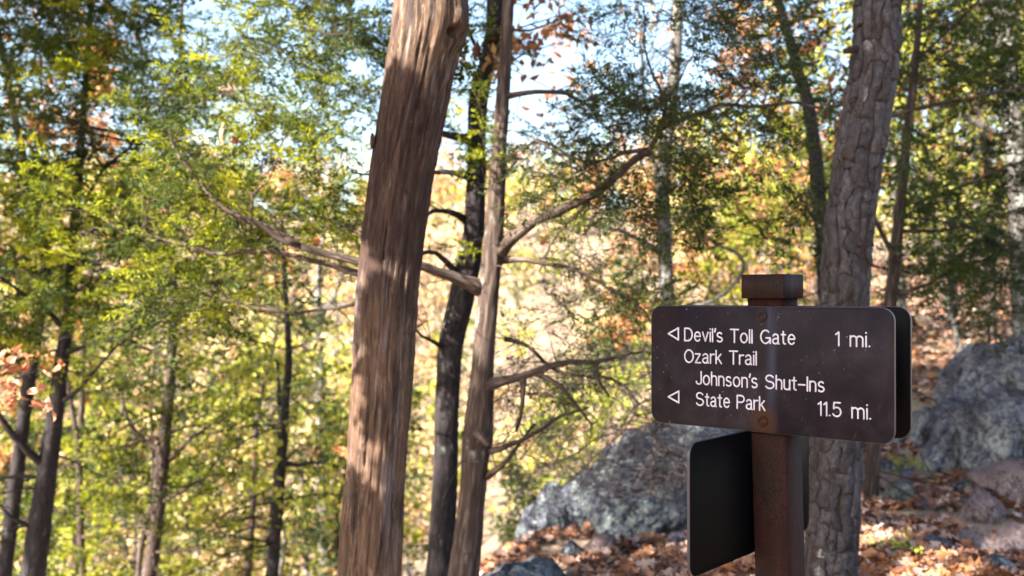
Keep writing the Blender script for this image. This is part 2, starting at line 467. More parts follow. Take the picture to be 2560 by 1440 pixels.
m.col(m.ramp(m.noise(v, 150, 3), [(.35, (.007, .004, .004)), (.6, (.018, .010, .011))])); m.rough(.7, .15); M['bolt2'] = m.m

sign_root = thing('trail_sign', (Pc[0] - Nv[0] * .048, Pc[1] - Nv[1] * .048, 0),
                  'brown metal trail signpost with white routed lettering and arrows pointing left', 'trail sign')

def axes_obj(name, V, F, mat, org, ax, parent, attrs=None, smooth=False, flat=None):
    """V in local coords (x along ax[0], y along ax[1], z up)"""
    o = build(name, V, F, mat, None, attrs=attrs, smooth=smooth)
    from mathutils import Matrix
    Mx = Matrix(((ax[0][0], ax[1][0], 0), (ax[0][1], ax[1][1], 0), (0, 0, 1))).to_4x4()
    Mx.translation = Vector(org)
    o.parent = parent
    if flat is None:
        o.matrix_basis = Matrix.Translation(-parent.matrix_basis.translation if False else -Vector(parent.location)) @ Mx
    else:
        o.matrix_basis = Mx
    return o

def rounded_board(w, h, t, r, bev=.0012, n=8):
    """outline in x-z; front at y=-t/2 (towards -y)."""
    def ring(rr, ins):
        pts = []
        for cx, cz, a0 in ((w / 2 - rr, h / 2 - rr, 0), (-w / 2 + rr, h / 2 - rr, 90), (-w / 2 + rr, -h / 2 + rr, 180), (w / 2 - rr, -h / 2 + rr, 270)):
            for k in range(n + 1):
                a = math.radians(a0 + 90 * k / n)
                pts.append((cx + (rr - ins) * math.cos(a), cz + (rr - ins) * math.sin(a)))
        return pts
    rings = [(ring(r, bev), -t / 2), (ring(r, 0), -t / 2 + bev), (ring(r, 0), t / 2 - bev), (ring(r, bev), t / 2)]
    V = []; 
    for R_, y in rings: V += [(x, y, z) for x, z in R_]
    k = len(rings[0][0])
    F4 = []
    for q in range(3):
        for j in range(k):
            j2 = (j + 1) % k
            F4.append((q * k + j, q * k + j2, (q + 1) * k + j2, (q + 1) * k + j))
    front = list(range(k))[::-1]; back = list(range(3 * k, 4 * k))
    return np.array(V), F4, front, back

def board(name, mat_front, mat_back, org, ax, flip=False, label=None):
    V, F4, fr, bk = rounded_board(SW, SH, ST, .030)
    me_faces = [np.array(F4), np.array([fr, bk])]
    o = axes_obj(name, V, me_faces, M['edge'], org, ax, sign_root)
    o.data.materials.append(mat_front); o.data.materials.append(mat_back)
    n = len(o.data.polygons)
    o.data.polygons[n - 2].material_index = 1; o.data.polygons[n - 1].material_index = 2
    if label: o['label'] = label
    return o

PW = .089
axF = (-Uv, -Nv)                                # x to the right along the board, y away from camera
zc = ZT - SH / 2
front = board('sign_board', M['sign'], M['back'], (*(Pc[:2]), zc), axF, label='front board with four lines of white lettering')
backc = Pc - Nv * (PW + ST + .004)
board('sign_board', M['back'], M['sign'], (*(backc[:2] - Nv[:2] * 0), zc + .001), axF, label='rear board seen edge on from its black back')
# lower board: plane at right angles, on the left-hand face of the post
pcent = Pc - Nv * (PW / 2 + ST / 2 + .001)
lc = pcent + Uv * (PW / 2 + ST / 2 + .001)
axL = (-Nv, Uv)
board('sign_board', M['back'], M['sign'], (*(lc[:2]), CAM_Z - .3235 - SH / 2 + .001), axL, label='lower black board at right angles to the others')

def box_chamf(w, z0, z1, ch, lean=0.0):
    V = []
    for z, s in ((z0, 1), (z1, 1)):
        for sx, sy in ((1, 1), (-1, 1), (-1, -1), (1, -1)):
            a, b = sx * w / 2, sy * w / 2
            pair = [(a, b - sy * ch), (a - sx * ch * .3, b - sy * ch * .3), (a - sx * ch, b)]
            if sx * sy < 0: pair = pair[::-1]
            V += [(p, q, z) for p, q in pair]
    k = 12
    F4 = [(j, (j + 1) % k, k + (j + 1) % k, k + j) for j in range(k)]
    return np.array(V, float), [np.array(F4), np.array([list(range(k))[::-1], list(range(k, 2 * k))])]
V, Fp = box_chamf(PW, -.25, CAM_Z + .002, .006)
V[:12, 0] += .045 * .76; V[:12, 1] -= .045 * .65 * -1
axes_obj('post', V, Fp, M['post'], (pcent[0], pcent[1], 0), axF, sign_root)
V, Fp = box_chamf(.108, -.002, .054, .0025)
V[12:, 2] += 0.0
cap_o = axes_obj('cap', V, Fp, M['cap'], (pcent[0], pcent[1], CAM_Z - .006), axF, sign_root)

# bolts: domed heads with a slot cross
def bolt(x, y_px, mat):
    acc = Acc()
    rr = .0128
    prof = [(rr, 0), (rr * 1.0, .0022), (rr * .85, .0032), (rr * .5, .0042), (rr * .42, .0030), (0.0001, .0030)]
    k = 20; V = []
    for r, y in prof:
        for j in range(k):
            a = 2 * math.pi * j / k
            wob = 1 + .05 * math.sin(3 * a)
            V.append((r * wob * math.cos(a), -y, r * wob * math.sin(a)))
    F4 = [(q * k + j, (q + 1) * k + j, (q + 1) * k + (j + 1) % k, q * k + (j + 1) % k) for q in range(len(prof) - 1) for j in range(k)]
    # raised rim washer
    z = CAM_Z - (y_px - 737) / FPX * 2.33
    o = axes_obj('bolt', np.array(V), np.array(F4), mat, (*(Pc[:2] + Nv[:2] * (ST / 2)), z), axF, sign_root)
bolt(0, 790, M['bolt2']); bolt(0, 1052, M['bolt'])

# --- stroke lettering
def arc(cx, cz, rx, rz, a0, a1, n=14):
    return [(cx + rx * math.cos(math.radians(a0 + (a1 - a0) * k / n)), cz + rz * math.sin(math.radians(a0 + (a1 - a0) * k / n))) for k in range(n + 1)]
dot = lambda x, z: [(x - .006, z), (x + .006, z)]
G = {
 'D': ([[(0, 0), (0, 1)] + [(.22, 1)] + arc(.24, .5, .33, .5, 90, -90) + [(0, 0)]], .57),
 'e': ([[(.03, .38), (.45, .38)] + arc(.24, .36, .215, .36, 4, 318)], .46),
 'v': ([[(0, .72), (.2, 0), (.4, .72)]], .4),
 'i': ([[(0, 0), (0, .72)], dot(0, .98)], 0),
 'l': ([[(0, 0), (0, 1)]], 0),
 "'": ([[(.05, 1.02), (0, .78)]], .04),
 's': ([arc(.19, .54, .165, .175, 35, 250) + arc(.19, .18, .185, .18, 75, -145)], .38),
 'T': ([[(0, 1), (.56, 1)], [(.28, 1), (.28, 0)]], .56),
 'o': ([arc(.23, .36, .23, .36, 0, 360, 24)], .46),
 'G': ([arc(.33, .5, .32, .5, 48, 350, 24) + [(.65, .42), (.38, .42)], [(.65, .42), (.65, .02)]], .65),
 'a': ([arc(.2, .53, .17, .19, 160, 0) + [(.37, .53), (.37, .08), (.42, 0)], [(.37, .42), (.2, .38)] + arc(.19, .19, .185, .19, 95, 300) + [(.37, .14)]], .42),
 't': ([[(.13, .93), (.13, .14)] + arc(.25, .13, .12, .12, 190, 275), [(0, .70), (.27, .70)]], .27),
 'O': ([arc(.33, .5, .33, .5, 0, 360, 28)], .66),
 'z': ([[(0, .7), (.37, .7), (0, 0), (.39, 0)]], .39),
 'r': ([[(0, 0), (0, .72)], arc(.22, .46, .22, .25, 180, 75)], .25),
 'k': ([[(0, 0), (0, 1)], [(.35, .72), (0, .28)], [(.13, .43), (.39, 0)]], .39),
 'J': ([[(.38, 1), (.38, .24)] + arc(.19, .22, .19, .22, 0, -175)], .38),
 'h': ([[(0, 0), (0, 1)], arc(.19, .5, .19, .22, 180, 0) + [(.38, 0)]], .38),
 'n': ([[(0, 0), (0, .72)], arc(.19, .5, .19, .22, 180, 0) + [(.38, 0)]], .38),
 'S': ([arc(.29, .76, .26, .24, 25, 255) + arc(.29, .26, .29, .26, 75, -155)], .58),
 'u': ([[(0, .72), (0, .22)] + arc(.19, .2, .19, .2, 180, 355), [(.38, .72), (.38, 0)]], .38),
 '-': ([[(0, .42), (.42, .42)]], .42),
 'I': ([[(0, 0), (0, 1)]], 0),
 'P': ([[(0, 0), (0, 1), (.27, 1)] + arc(.28, .74, .26, .26, 90, -90) + [(0, .48)]], .54),
 '1': ([[(0, .80), (.15, .98), (.15, 0)]], .15),
 'm': ([[(0, 0), (0, .72)], arc(.16, .51, .16, .21, 180, 0) + [(.32, 0)], arc(.48, .51, .16, .21, 180, 0) + [(.64, 0)]], .64),
 '.': ([dot(0, .03)], 0),
 '5': ([[(.41, 1), (.08, 1), (.04, .52)] + arc(.22, .33, .235, .33, 128, -150)], .46),
}
def stroke(P, hw, hgt):
    """flattened round-ended bead along a 2D polyline in x-z, proud towards -y"""
    P = np.array(P, float); T = np.gradient(P, axis=0) if len(P) > 2 else np.repeat(P[1:] - P[:1], 2, 0)
    T = nrm(T)
    st = nrm(P[1:2] - P[:1]); en = nrm(P[-1:] - P[-2:-1])
    rows = []
    for a in (90, 60, 30): rows.append((P[0] - st[0] * hw * math.sin(math.radians(a)), st[0], max(math.cos(math.radians(a)), .02)))
    for i in range(len(P)):
        d = T[i]; rows.append((P[i], d, 1.0))
    for a in (30, 60, 90): rows.append((P[-1] + en[0] * hw * math.sin(math.radians(a)), en[0], max(math.cos(math.radians(a)), .02)))
    k = 8; V = []
    for c, d, s in rows:
        nn = np.array([-d[1], d[0]])
        for j in range(k):
            a = 2 * math.pi * j / k + .39
            q = c + nn * hw * s * math.cos(a)
            V.append((q[0], -hgt * s * math.sin(a), q[1]))
    n = len(rows)
    F4 = [(q * k + j, q * k + (j + 1) % k, (q + 1) * k + (j + 1) % k, (q + 1) * k + j) for q in range(n - 1) for j in range(k)]
    return np.array(V), np.array(F4)

def onto(px_, py_):
    """pixel -> (x, z) in the front board's plane"""
    o = at(px_, py_, 0); d = at(px_, py_, 1) - o
    p0 = np.array([*Pc[:2], zc]) + Nv * (ST / 2)
    t = np.dot(p0 - o, Nv) / np.dot(d, Nv)
    q = o + d * t - np.array([*Pc[:2], zc])
    return np.array([np.dot(q, -Uv), q[2]])

def on_board(name, V, F):
    o = build(name, V, F, M['white'], None, smooth=True)
    o.parent = front; o.location = (0, -ST / 2, 0)
    return o

def line(text, left, right, h):
    a, b = onto(*left), onto(*right)
    letters = []; cur = 0; sp = .17
    for ch in text:
        if ch == ' ': cur += .44; continue
        gl, w = G[ch]
        letters.append([[(x + cur, z) for x, z in s] for s in gl])
        cur += w + (sp if ch not in "'" else .12)
    W = max(x for l in letters for s in l for x, z in s)
    dirv = b - a
    for l in letters:
        acc = Acc()
        for s in l:
            P = [(a[0] + dirv[0] * x / W, a[1] + dirv[1] * x / W + z * h) for x, z in s]
            Q = [P[0]]
            for p0, p1 in zip(P[:-1], P[1:]):
                dd = math.hypot(p1[0] - p0[0], p1[1] - p0[1])
                if dd > .004:
                    Q.append((p0[0] + (p1[0] - p0[0]) * .0012 / dd, p0[1] + (p1[1] - p0[1]) * .0012 / dd))
                    Q.append((p1[0] - (p1[0] - p0[0]) * .0012 / dd, p1[1] - (p1[1] - p0[1]) * .0012 / dd))
                Q.append(p1)
            acc.add(*stroke(Q, .00205, .0009))
        V, F, _ = acc.out()
        on_board('letter', V, F)

H1 = onto(1712, 820)[1] - onto(1712, 851.5)[1]
for txt, l, r in (("Devil's Toll Gate", (1712, 851.5), (1987, 861)),
                  ("Ozark Trail", (1712, 905.5), (1890.5, 912)),
                  ("Johnson's Shut-Ins", (1741, 960), (2060, 979.5)),
                  ("State Park", (1741, 1012.5), (1912, 1026)),
                  ("1 mi.", (2090, 863.5), (2174, 867)),
                  ("11.5 mi.", (2046, 1037.5), (2176, 1048))):
    line(txt, l, r, H1 * .98)
for tip, a, b in (((1671, 834), (1696, 820), (1696, 849.5)), ((1671, 992), (1697, 978), (1697, 1007))):
    P = [onto(*tip), onto(*a), onto(*b), onto(*tip)]
    acc = Acc()
    for p, q in zip(P[:-1], P[1:]):
        acc.add(*stroke([p, q], .0022, .0009))
    V, F, _ = acc.out()
    on_board('arrow', V, F)

# ------------------------------------------------------------------ foliage machinery
def leaf_quads(P, D, L, W, rng, fold=.25):
    """diamond leaves: P base (n,3), D unit dir (n,3), L,W (n,)"""
    n = len(P)
    q = nrm(np.cross(D, nrm(rng.randn(n, 3)))); up = np.cross(D, q)
    mid = P + D * (L * .45)[:, None]
    V = np.stack([P, mid + q * (W * .5)[:, None] + up * (W * fold)[:, None], P + D * L[:, None],
                  mid - q * (W * .5)[:, None] + up * (W * fold)[:, None]], 1).reshape(-1, 3)
    i = np.arange(n)[:, None] * 4
    return V, i + np.arange(4)[None]

def prisms(A, B, r0, r1):
    """thin 3-sided twigs from A to B"""
    n = len(A); D = nrm(B - A)
    q = nrm(np.cross(D, np.array([.3, .5, .81]))); w = np.cross(D, q)
    V = []
    for c, r in ((A, r0), (B, r1)):
        for k in range(3):
            a = 2 * math.pi * k / 3
            V.append(c + (q * math.cos(a) + w * math.sin(a)) * np.broadcast_to(r, (n,))[:, None])
    V = np.stack(V, 1).reshape(-1, 3)
    i = np.arange(n)[:, None] * 6
    F = np.concatenate([i + np.array([[j, (j + 1) % 3, 3 + (j + 1) % 3, 3 + j]]) for j in range(3)])
    st = np.tile(np.array([[0, 0, 0]]), (len(V), 1)) + V * .5
    return V, F, st

def sprays(C, O, rng, ntw, L, nleaf, ll, lw, droop=.15, spread=.6, flat=.75, tint0=None, kind='cedar'):
    """fern-like cedar sprays (or broad leafed shoots) round the points C, heading O"""
    n = len(C)
    d = nrm(nrm(O)[:, None] * .7 + rng.randn(n, ntw, 3) * spread)
    d[..., 2] = d[..., 2] * flat - droop; d = nrm(d)
    st = C[:, None] + rng.randn(n, ntw, 3) * L * .18
    Lt = L * (.6 + .7 * rng.rand(n, ntw))
    q = nrm(np.cross(d, np.array([0, 0, 1.]) + rng.randn(n, ntw, 3) * .35))
    t = rng.rand(n, ntw, nleaf) ** .8
    s = rng.uniform(-1, 1, (n, ntw, nleaf))
    side = (Lt[..., None] * (.26 if kind == 'cedar' else .42) * (1.05 - t) * s)
    P = st[:, :, None] + d[:, :, None] * (Lt[..., None] * (t * .92 + .08))[..., None] + q[:, :, None] * side[..., None]
    P = P + rng.randn(*P.shape) * L * .035
    if kind == 'cedar':
        D = nrm(d[:, :, None] * .8 + q[:, :, None] * (np.sign(s) * .55)[..., None] + rng.randn(*P.shape) * .38)
    else:
        D = nrm(d[:, :, None] * .4 + rng.randn(*P.shape) * .7 - np.array([0, 0, .5]))
    if kind == 'cedar' and nleaf >= 30:
        nb = max(6, nleaf // 6)                      # side branchlets, leaves strung along each
        tb = np.linspace(.12, 1, nb) + rng.randn(n, ntw, nb) * .03
        sb = np.where(np.arange(nb) % 2, 1., -1.) * (.7 + .5 * rng.rand(n, ntw, nb))
        lb = Lt[..., None] * .42 * (1.12 - tb) * (.6 + .6 * rng.rand(n, ntw, nb))
        bd = nrm(d[:, :, None] * .75 + q[:, :, None] * sb[..., None] * .75 + rng.randn(n, ntw, nb, 3) * .22)
        uu = np.linspace(.1, 1, 6)
        P = (st[:, :, None] + d[:, :, None] * (Lt[..., None] * tb)[..., None])[:, :, :, None] + bd[:, :, :, None] * (lb[..., None] * uu)[..., None]
        P = P + rng.randn(*P.shape) * L * .012
        D = nrm(bd[:, :, :, None] * 1.0 + rng.randn(*P.shape) * .33)
        nleaf = nb * 6
        P = P.reshape(n, ntw, nleaf, 3); D = D.reshape(n, ntw, nleaf, 3)
    m = n * ntw * nleaf
    P = P.reshape(-1, 3); D = D.reshape(-1, 3)
    Ls = ll * (.6 + .8 * rng.rand(m)); Ws = lw * (.7 + .6 * rng.rand(m))
    V, F = leaf_quads(P, D, Ls, Ws, rng)
    ct = (rng.rand(n) if tint0 is None else tint0)
    tint = np.clip(ct[:, None, None] * .6 + rng.rand(n, ntw, 1) * .25 + rng.rand(n, ntw, nleaf) * .3 - .05, 0, 1).reshape(-1).repeat(4)
    A = st.reshape(-1, 3); B = A + d.reshape(-1, 3) * Lt.reshape(-1, 1) * .85
    return (V, F, tint), (A, B)

class Tree:
    """trunk + limbs given as paths; clusters grow twigs from the nearest wood"""
    def __init__(s, name, label, base, bark, group=None, cat='tree', seed=1):
        s.root = thing(name, base, label, cat, group); s.bark = bark
        s.nodes = []; s.rad = []; s.rng = np.random.RandomState(seed)
        s.tw = Acc()
    def wood(s, name, P, R, seg=10, n=None, disp=None, smooth=True, wig=0.0, label=None, node=True):
        P = np.asarray(P, float)
        ln = np.linalg.norm(np.diff(P, axis=0), axis=1).sum()
        n = n or max(6, int(ln / .06))
        Q = spline(np.hstack([P, np.asarray(R, float)[:, None]]), n)
        C = Q[:, :3]; r = np.maximum(Q[:, 3], .0008)
        if wig:
            C = C + wig * np.stack([vnoise(np.stack([C[:, 0] * 4 + k * 31, C[:, 1] * 4, C[:, 2] * 4], -1)) + .35 * vnoise(np.stack([C[:, 0] * 15 + k * 11, C[:, 1] * 15, C[:, 2] * 15], -1)) for k in range(3)], -1)
        if name == 'branch': r = r * (1 + .45 * np.exp(-np.arange(len(r)) / 1.6))
        V, F, st = tube(C, r, seg, disp)
        o = part(name, V, F, s.bark, s.root, attrs={'st': st}, smooth=smooth)
        if label: o['label'] = label
        if name == 'branch' and seg > 5:
            m = int(ln * 11); ix = s.rng.randint(len(C) // 6, len(C), m)
            A = C[ix]; dr = nrm(s.rng.randn(m, 3) * [1, 1, .8] + nrm(C[-1] - C[0]) * .7); le = s.rng.uniform(.05, .26, (m, 1))
            B = A + dr * le; E = B + nrm(dr + s.rng.randn(m, 3) * .6) * le * .8
            rb = np.minimum(r[ix] * .45, .0035)
            for a_, b_, r0_, r1_ in ((A, B, rb, rb * .7), (B, E, rb * .7, rb * .3), (B, B + nrm(dr + s.rng.randn(m, 3) * .8) * le * .6, rb * .5, rb * .2)):
                Vt, Ft, stt = prisms(a_, b_, r0_, r1_); s.tw.add(Vt, Ft, st=stt)
        if node:
            k = max(1, len(C) // 30)
            s.nodes += list(C[::k]); s.rad += list(r[::k])
        return C, r
    def connect(s, C, rmin=.003, up=.3):
        """grow wood to cluster centres, nearest first; returns outward headings"""
        N = np.array(s.nodes); R = np.array(s.rad)
        C = np.asarray(C); dist = np.array([np.min(np.linalg.norm(N - c, axis=1)) for c in C])
        O = np.zeros_like(C)
        for i in np.argsort(dist):
            c = C[i]; dv = c - N; dd = np.linalg.norm(dv, axis=1)
            pen = dd * (1 + up * np.clip(-dv[:, 2] / np.maximum(dd, 1e-6), 0, 1))
            k = int(np.argmin(pen)); a = N[k]; L = dd[k]
            O[i] = nrm(c - a)
            if L < .02: continue
            m = max(2, min(7, int(L / .12) + 2))
            t = np.linspace(0, 1, m)[:, None]
            P = a + (c - a) * t
            P[:, 2] += np.sin(t[:, 0] * math.pi) * L * .08 * s.rng.uniform(-1, 1.2)
            P[1:-1] += s.rng.randn(m - 2, 3) * L * .035
            r0 = min(R[k] * .65, rmin * 1.3 + .012 * L); r = np.linspace(r0, max(rmin * .8, r0 * .35), m)
            V, F, st = tube(P, r, 5, cap=False)
            s.tw.add(V, F, st=st)
            N = np.vstack([N, P[1:]]); R = np.concatenate([R, r[1:]])
        s.nodes = list(N); s.rad = list(R)
        return O
    def foliage(s, C, mat, ntw=7, L=.2, nleaf=30, ll=.03, lw=.009, up=.3, kind='cedar', droop=.15, spread=.6, rmin=.003, tint=None, name='foliage', twigr=.0012):
        C = np.asarray(C); O = s.connect(C, rmin, up)
        (V, F, t), (A, B) = sprays(C, O, s.rng, ntw, L, nleaf, ll, lw, droop, spread, kind=kind, tint0=tint)
        o = part(name, V, [F], M[mat], s.root, attrs={'tint': t})
        o['kind'] = 'stuff'
        Vt, Ft, st = prisms(A, B, twigr * 1.3, twigr * .5)
        s.tw.add(Vt, Ft, st=st)
        return o
    def dead_branches(s, n, L, r0, zmin=-99, zmax=99):
        N = np.array(s.nodes); N = N[(N[:, 2] > zmin) & (N[:, 2] < zmax)]
        for k in range(n):
            a = N[s.rng.randint(len(N))]; dr = nrm(np.append(s.rng.randn(2), s.rng.uniform(-.25, .5))); le = L * s.rng.uniform(.4, 1.2)
            m = 7; P = a + dr * np.linspace(0, le, m)[:, None] + np.cumsum(s.rng.randn(m, 3) * le * .035, 0) * np.linspace(0, 1, m)[:, None]
            P[:, 2] -= np.linspace(0, 1, m) ** 2 * le * .18
            rr = r0 * s.rng.uniform(.5, 1.2) * np.linspace(1, .25, m)
            V, F, st = tube(P, rr, 5, cap=False); s.tw.add(V, F, st=st)
            q = 12; ix = s.rng.randint(1, m, q); A = P[ix]; B = A + nrm(dr + s.rng.randn(q, 3) * .7) * le * s.rng.uniform(.1, .4, (q, 1))
            Vt, Ft, st = prisms(A, B, rr[ix] * .45, rr[ix] * .15); s.tw.add(Vt, Ft, st=st)
            C_ = B + nrm(dr + s.rng.randn(q, 3) * .8) * le * .15; Vt, Ft, st = prisms(B, C_, rr[ix] * .2, rr[ix] * .1); s.tw.add(Vt, Ft, st=st)
    def done(s):
        o = s.tw.part('twigs', s.bark, s.root)
        if o: o['kind'] = 'stuff'

def bark_disp(amp, fr, zs, seed=0, ridged=True):
    def f(th, al, R):
        p = np.stack([np.cos(th) * fr + seed, np.sin(th) * fr, al * zs], -1)
        a = fbm(p, 3)
        if ridged: a = .5 - np.abs(a) * 1.2
        lump = vnoise(np.stack([np.cos(th) * .9 + seed * 3, np.sin(th) * .9, al * 2.2], -1))
        return R * (amp * a + .06 * lump)
    return f

def pxtrunk(pts, d):
    """[(x,y,width)] at depth d (number or per-point) -> centres, radii"""
    P, R = [], []
    for i, (x, y, w) in enumerate(pts):
        dd = d[i] if hasattr(d, '__len__') else d
        P.append(at(x, y, dd)); R.append(w / 2 * dd / FPX)
    return np.array(P), np.array(R)

def to_ground(P, R, flare=1.25):
    """extend the lower end of a trunk (first row) along its lean into the ground"""
    a, b = P[0], P[1]; d = nrm(a - b)
    for k in range(400):
        q = a + d * .05 * k
        if q[2] < terrain(q[0], q[1]) - .12: break
    top = a + d * .05 * max(1, k - 6)
    return np.vstack([q, top, P]), np.concatenate([[R[0] * flare * 1.25, R[0] * flare], R])

def base_of(P):
    return (P[0][0], P[0][1], float(terrain(P[0][0], P[0][1])))

rng = np.random.RandomState(11)

def region(n, x0, x1, y0, y1, d0, d1, holes=(), keep=None):
    out = []
    g = 0
    while len(out) < n and g < n * 60:
        g += 1
        x, y, d = rng.uniform(x0, x1), rng.uniform(y0, y1), rng.uniform(d0, d1)
        if any((x - hx) ** 2 / hrx ** 2 + (y - hy) ** 2 / hry ** 2 < 1 for hx, hy, hrx, hry in holes): continue
        if keep and not keep(x, y): continue
        out.append(at(x, y, d))
    return np.array(out)
HOLES = [(1120, 420, 75, 120), (1345, 130, 60, 110), (890, 350, 50, 110), (500, 60, 75, 75), (1140, 240, 40, 60), (840, 150, 40, 60),
         (820, 400, 55, 40), (40, 130, 45, 60), (1300, 560, 60, 60)]

# ------------------------------------------------------------------ the dead cedar snag
prof = [(-190, 1010, 1148), (-150, 1000, 1160), (-60, 990, 1166), (0, 985, 1168), (50, 980, 1166), (90, 975, 1158), (130, 970, 1146),
        (200, 962, 1128), (300, 945, 1108), (400, 930, 1088), (500, 918, 1070), (600, 908, 1055), (700, 898, 1042),
        (800, 892, 1035), (900, 887, 1030), (1000, 880, 1025), (1100, 873, 1018), (1200, 865, 1012),
        (1300, 855, 1008), (1440, 843, 1000), (1650, 826, 992), (1950, 800, 985), (2250, 760, 985)]
prof = prof[::-1]
P, R = pxtrunk([((a + b) / 2, y, b - a) for y, a, b in prof], 3.5)
snag = thing('dead_tree', (P[0][0], P[0][1], float(terrain(P[0][0], P[0][1]))),
             'thick weathered barkless dead trunk with a knot at its top right, left of the middle', 'tree')
Q = spline(np.hstack([P, R[:, None]]), 520)
knot = at(1158, 62, 3.42)
def snag_disp(th, al, Rr):
    p = np.stack([np.cos(th) * 9, np.sin(th) * 9, al * 1.3], -1)
    p2 = np.stack([np.cos(th) * 26, np.sin(th) * 26, al * 3], -1)
    p3 = np.stack([np.cos(th) * 3, np.sin(th) * 3, al * 2.0], -1)
    w = fbm(p, 3); r = -np.clip(.14 - np.abs(w), 0, 1) * .075
    w2 = fbm(p2 + 40, 2); r2 = -np.clip(.10 - np.abs(w2), 0, 1) * .035
    p4 = np.stack([np.cos(th) * 14, np.sin(th) * 14, al * 14], -1)
    return .95 * (r + r2) + .003 * fbm(p2, 2) + .008 * fbm(p3, 3) + .0022 * fbm(p4, 3)
V, F, st = tube(Q[:, :3], Q[:, 3], 168, snag_disp)
d = np.linalg.norm((V - (knot + np.array([.012, 0, .01]))) * np.array([1, 1, .8]), axis=1)
ctr = Q[:, :3][np.clip((np.arange(len(V)) // 168), 0, len(Q) - 1)]
out = nrm(V - ctr)
V = V + out * (np.exp(-(d / .055) ** 2) * .036)[:, None]
hol = at(1140, 78, 3.40)
d2 = np.linalg.norm((V - hol) * np.array([1, .6, 1.3]), axis=1)
V = V - out * (np.exp(-(d2 / .024) ** 2) * .055)[:, None]
V = V + out * (np.exp(-((d2 - .032) / .010) ** 2) * .007)[:, None]
for (x_, y_, rr_, dp_) in ((1047, 262, .010, .016), (1056, 330, .013, .018), (1028, 318, .007, .012), (1078, 520, .009, .014), (1003, 735, .009, .014), (935, 1250, .012, .014), (1020, 480, .007, .012), (960, 640, .008, .012), (905, 1120, .006, .010), (985, 190, .006, .010)):
    hp = at(x_, y_, 3.395); dq = np.linalg.norm((V - hp) * np.array([1, .45, .6]), axis=1)
    V = V - out * (np.exp(-(dq / rr_) ** 2) * dp_)[:, None] + out * (np.exp(-((dq - rr_ * 1.7) / (rr_ * .5)) ** 2) * .0025)[:, None]
# jagged broken top above the frame
topm = np.arange(len(V)) // 168 > 505
V[topm, 2] += .05 * vnoise(V[topm] * 30)
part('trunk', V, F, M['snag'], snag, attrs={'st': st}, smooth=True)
# loose flake on the left edge and stub scars
for (x, y, w_, h_) in ((931, 352, 12, 40), (1123, 215, 8, 30)):
    a, b = at(x, y - h_ / 2, 3.46), at(x - 2, y + h_ / 2, 3.46)
    Vs, Fs, s_ = tube(spline(np.array([a, (a + b) / 2 + [0.002, 0, 0], b]), 8), np.array([.003, .007, .009, .0095, .009, .008, .006, .003]) * w_ / 12, 8)
    part('wood_flake', Vs, Fs, M['snag'], snag, attrs={'st': s_ + [0, 0, 2.0]}, smooth=True)

# ------------------------------------------------------------------ scaly barked trunk on the right
prof = [(-330, 2168, 2290), (-100, 2150, 2262), (0, 2139, 2251), (100, 2135, 2248), (200, 2122, 2240), (300, 2105, 2222), (400, 2086, 2205), (500, 2072, 2190),
        (600, 2061, 2180), (760, 2053, 2170), (900, 2044, 2164), (1110, 2030, 2154), (1250, 2022, 2148), (1440, 2010, 2141), (1700, 2000, 2140)]
P, R = pxtrunk([((a + b) / 2, y, b - a) for y, a, b in prof[::-1]], 4.0)
R *= .965
P, R = to_ground(P, R, 1.1)
scaly = thing('pine_tree', base_of(P), 'tall straight trunk with scaly grey brown bark plates, just behind the sign', 'tree')
top = P[-1] + nrm(P[-1] - P[-2]) * np.array([[1.2], [2.6], [4.0]])
P2 = np.vstack([P, top]); R2 = np.concatenate([R, R[-1] * np.array([.9, .8, .6])])
Qs = spline(np.hstack([P2, R2[:, None]]), 420)
V, F, st = tube(Qs[:, :3], Qs[:, 3] * .97, 40, bark_disp(.05, 5, 14, 3))
part('trunk', V, F, M['fissure'], scaly, attrs={'st': st}, smooth=True)
# bark plates
Tn = nrm(np.gradient(Qs[:, :3], axis=0)); Aa = nrm(np.cross(Tn, np.array([.31, .95, .05]))); Bb = np.cross(Tn, Aa)
al = np.concatenate([[0], np.cumsum(np.linalg.norm(np.diff(Qs[:, :3], axis=0), axis=1))])
def surf(th, s_, off):
    k = np.clip(np.interp(s_, al, np.arange(len(al))), 0, len(al) - 1)
    i = np.floor(k).astype(int); i2 = np.minimum(i + 1, len(al) - 1); f = (k - i)[..., None]
    g = lambda X_: X_[i] * (1 - f) + X_[i2] * f
    r = g(Qs[:, 3:4]) + off[..., None]
    return g(Qs[:, :3]) + r * (np.cos(th)[..., None] * g(Aa) + np.sin(th)[..., None] * g(Bb))
zt = at(0, -60, 4.0)[2]; zb = at(0, 1480, 4.0)[2]
s_top = np.interp(zt, Qs[:, 2], al); s_bot = np.interp(zb, Qs[:, 2], al)
NC, NR = 13, 21
hr = (s_top - s_bot) / NR
prng = np.random.RandomState(5)
ju = prng.uniform(-.26, .26, (NR * 2 + 2, NC)); jv = prng.uniform(-.42, .42, (NR + 2, NC * 2))
nplate = 0
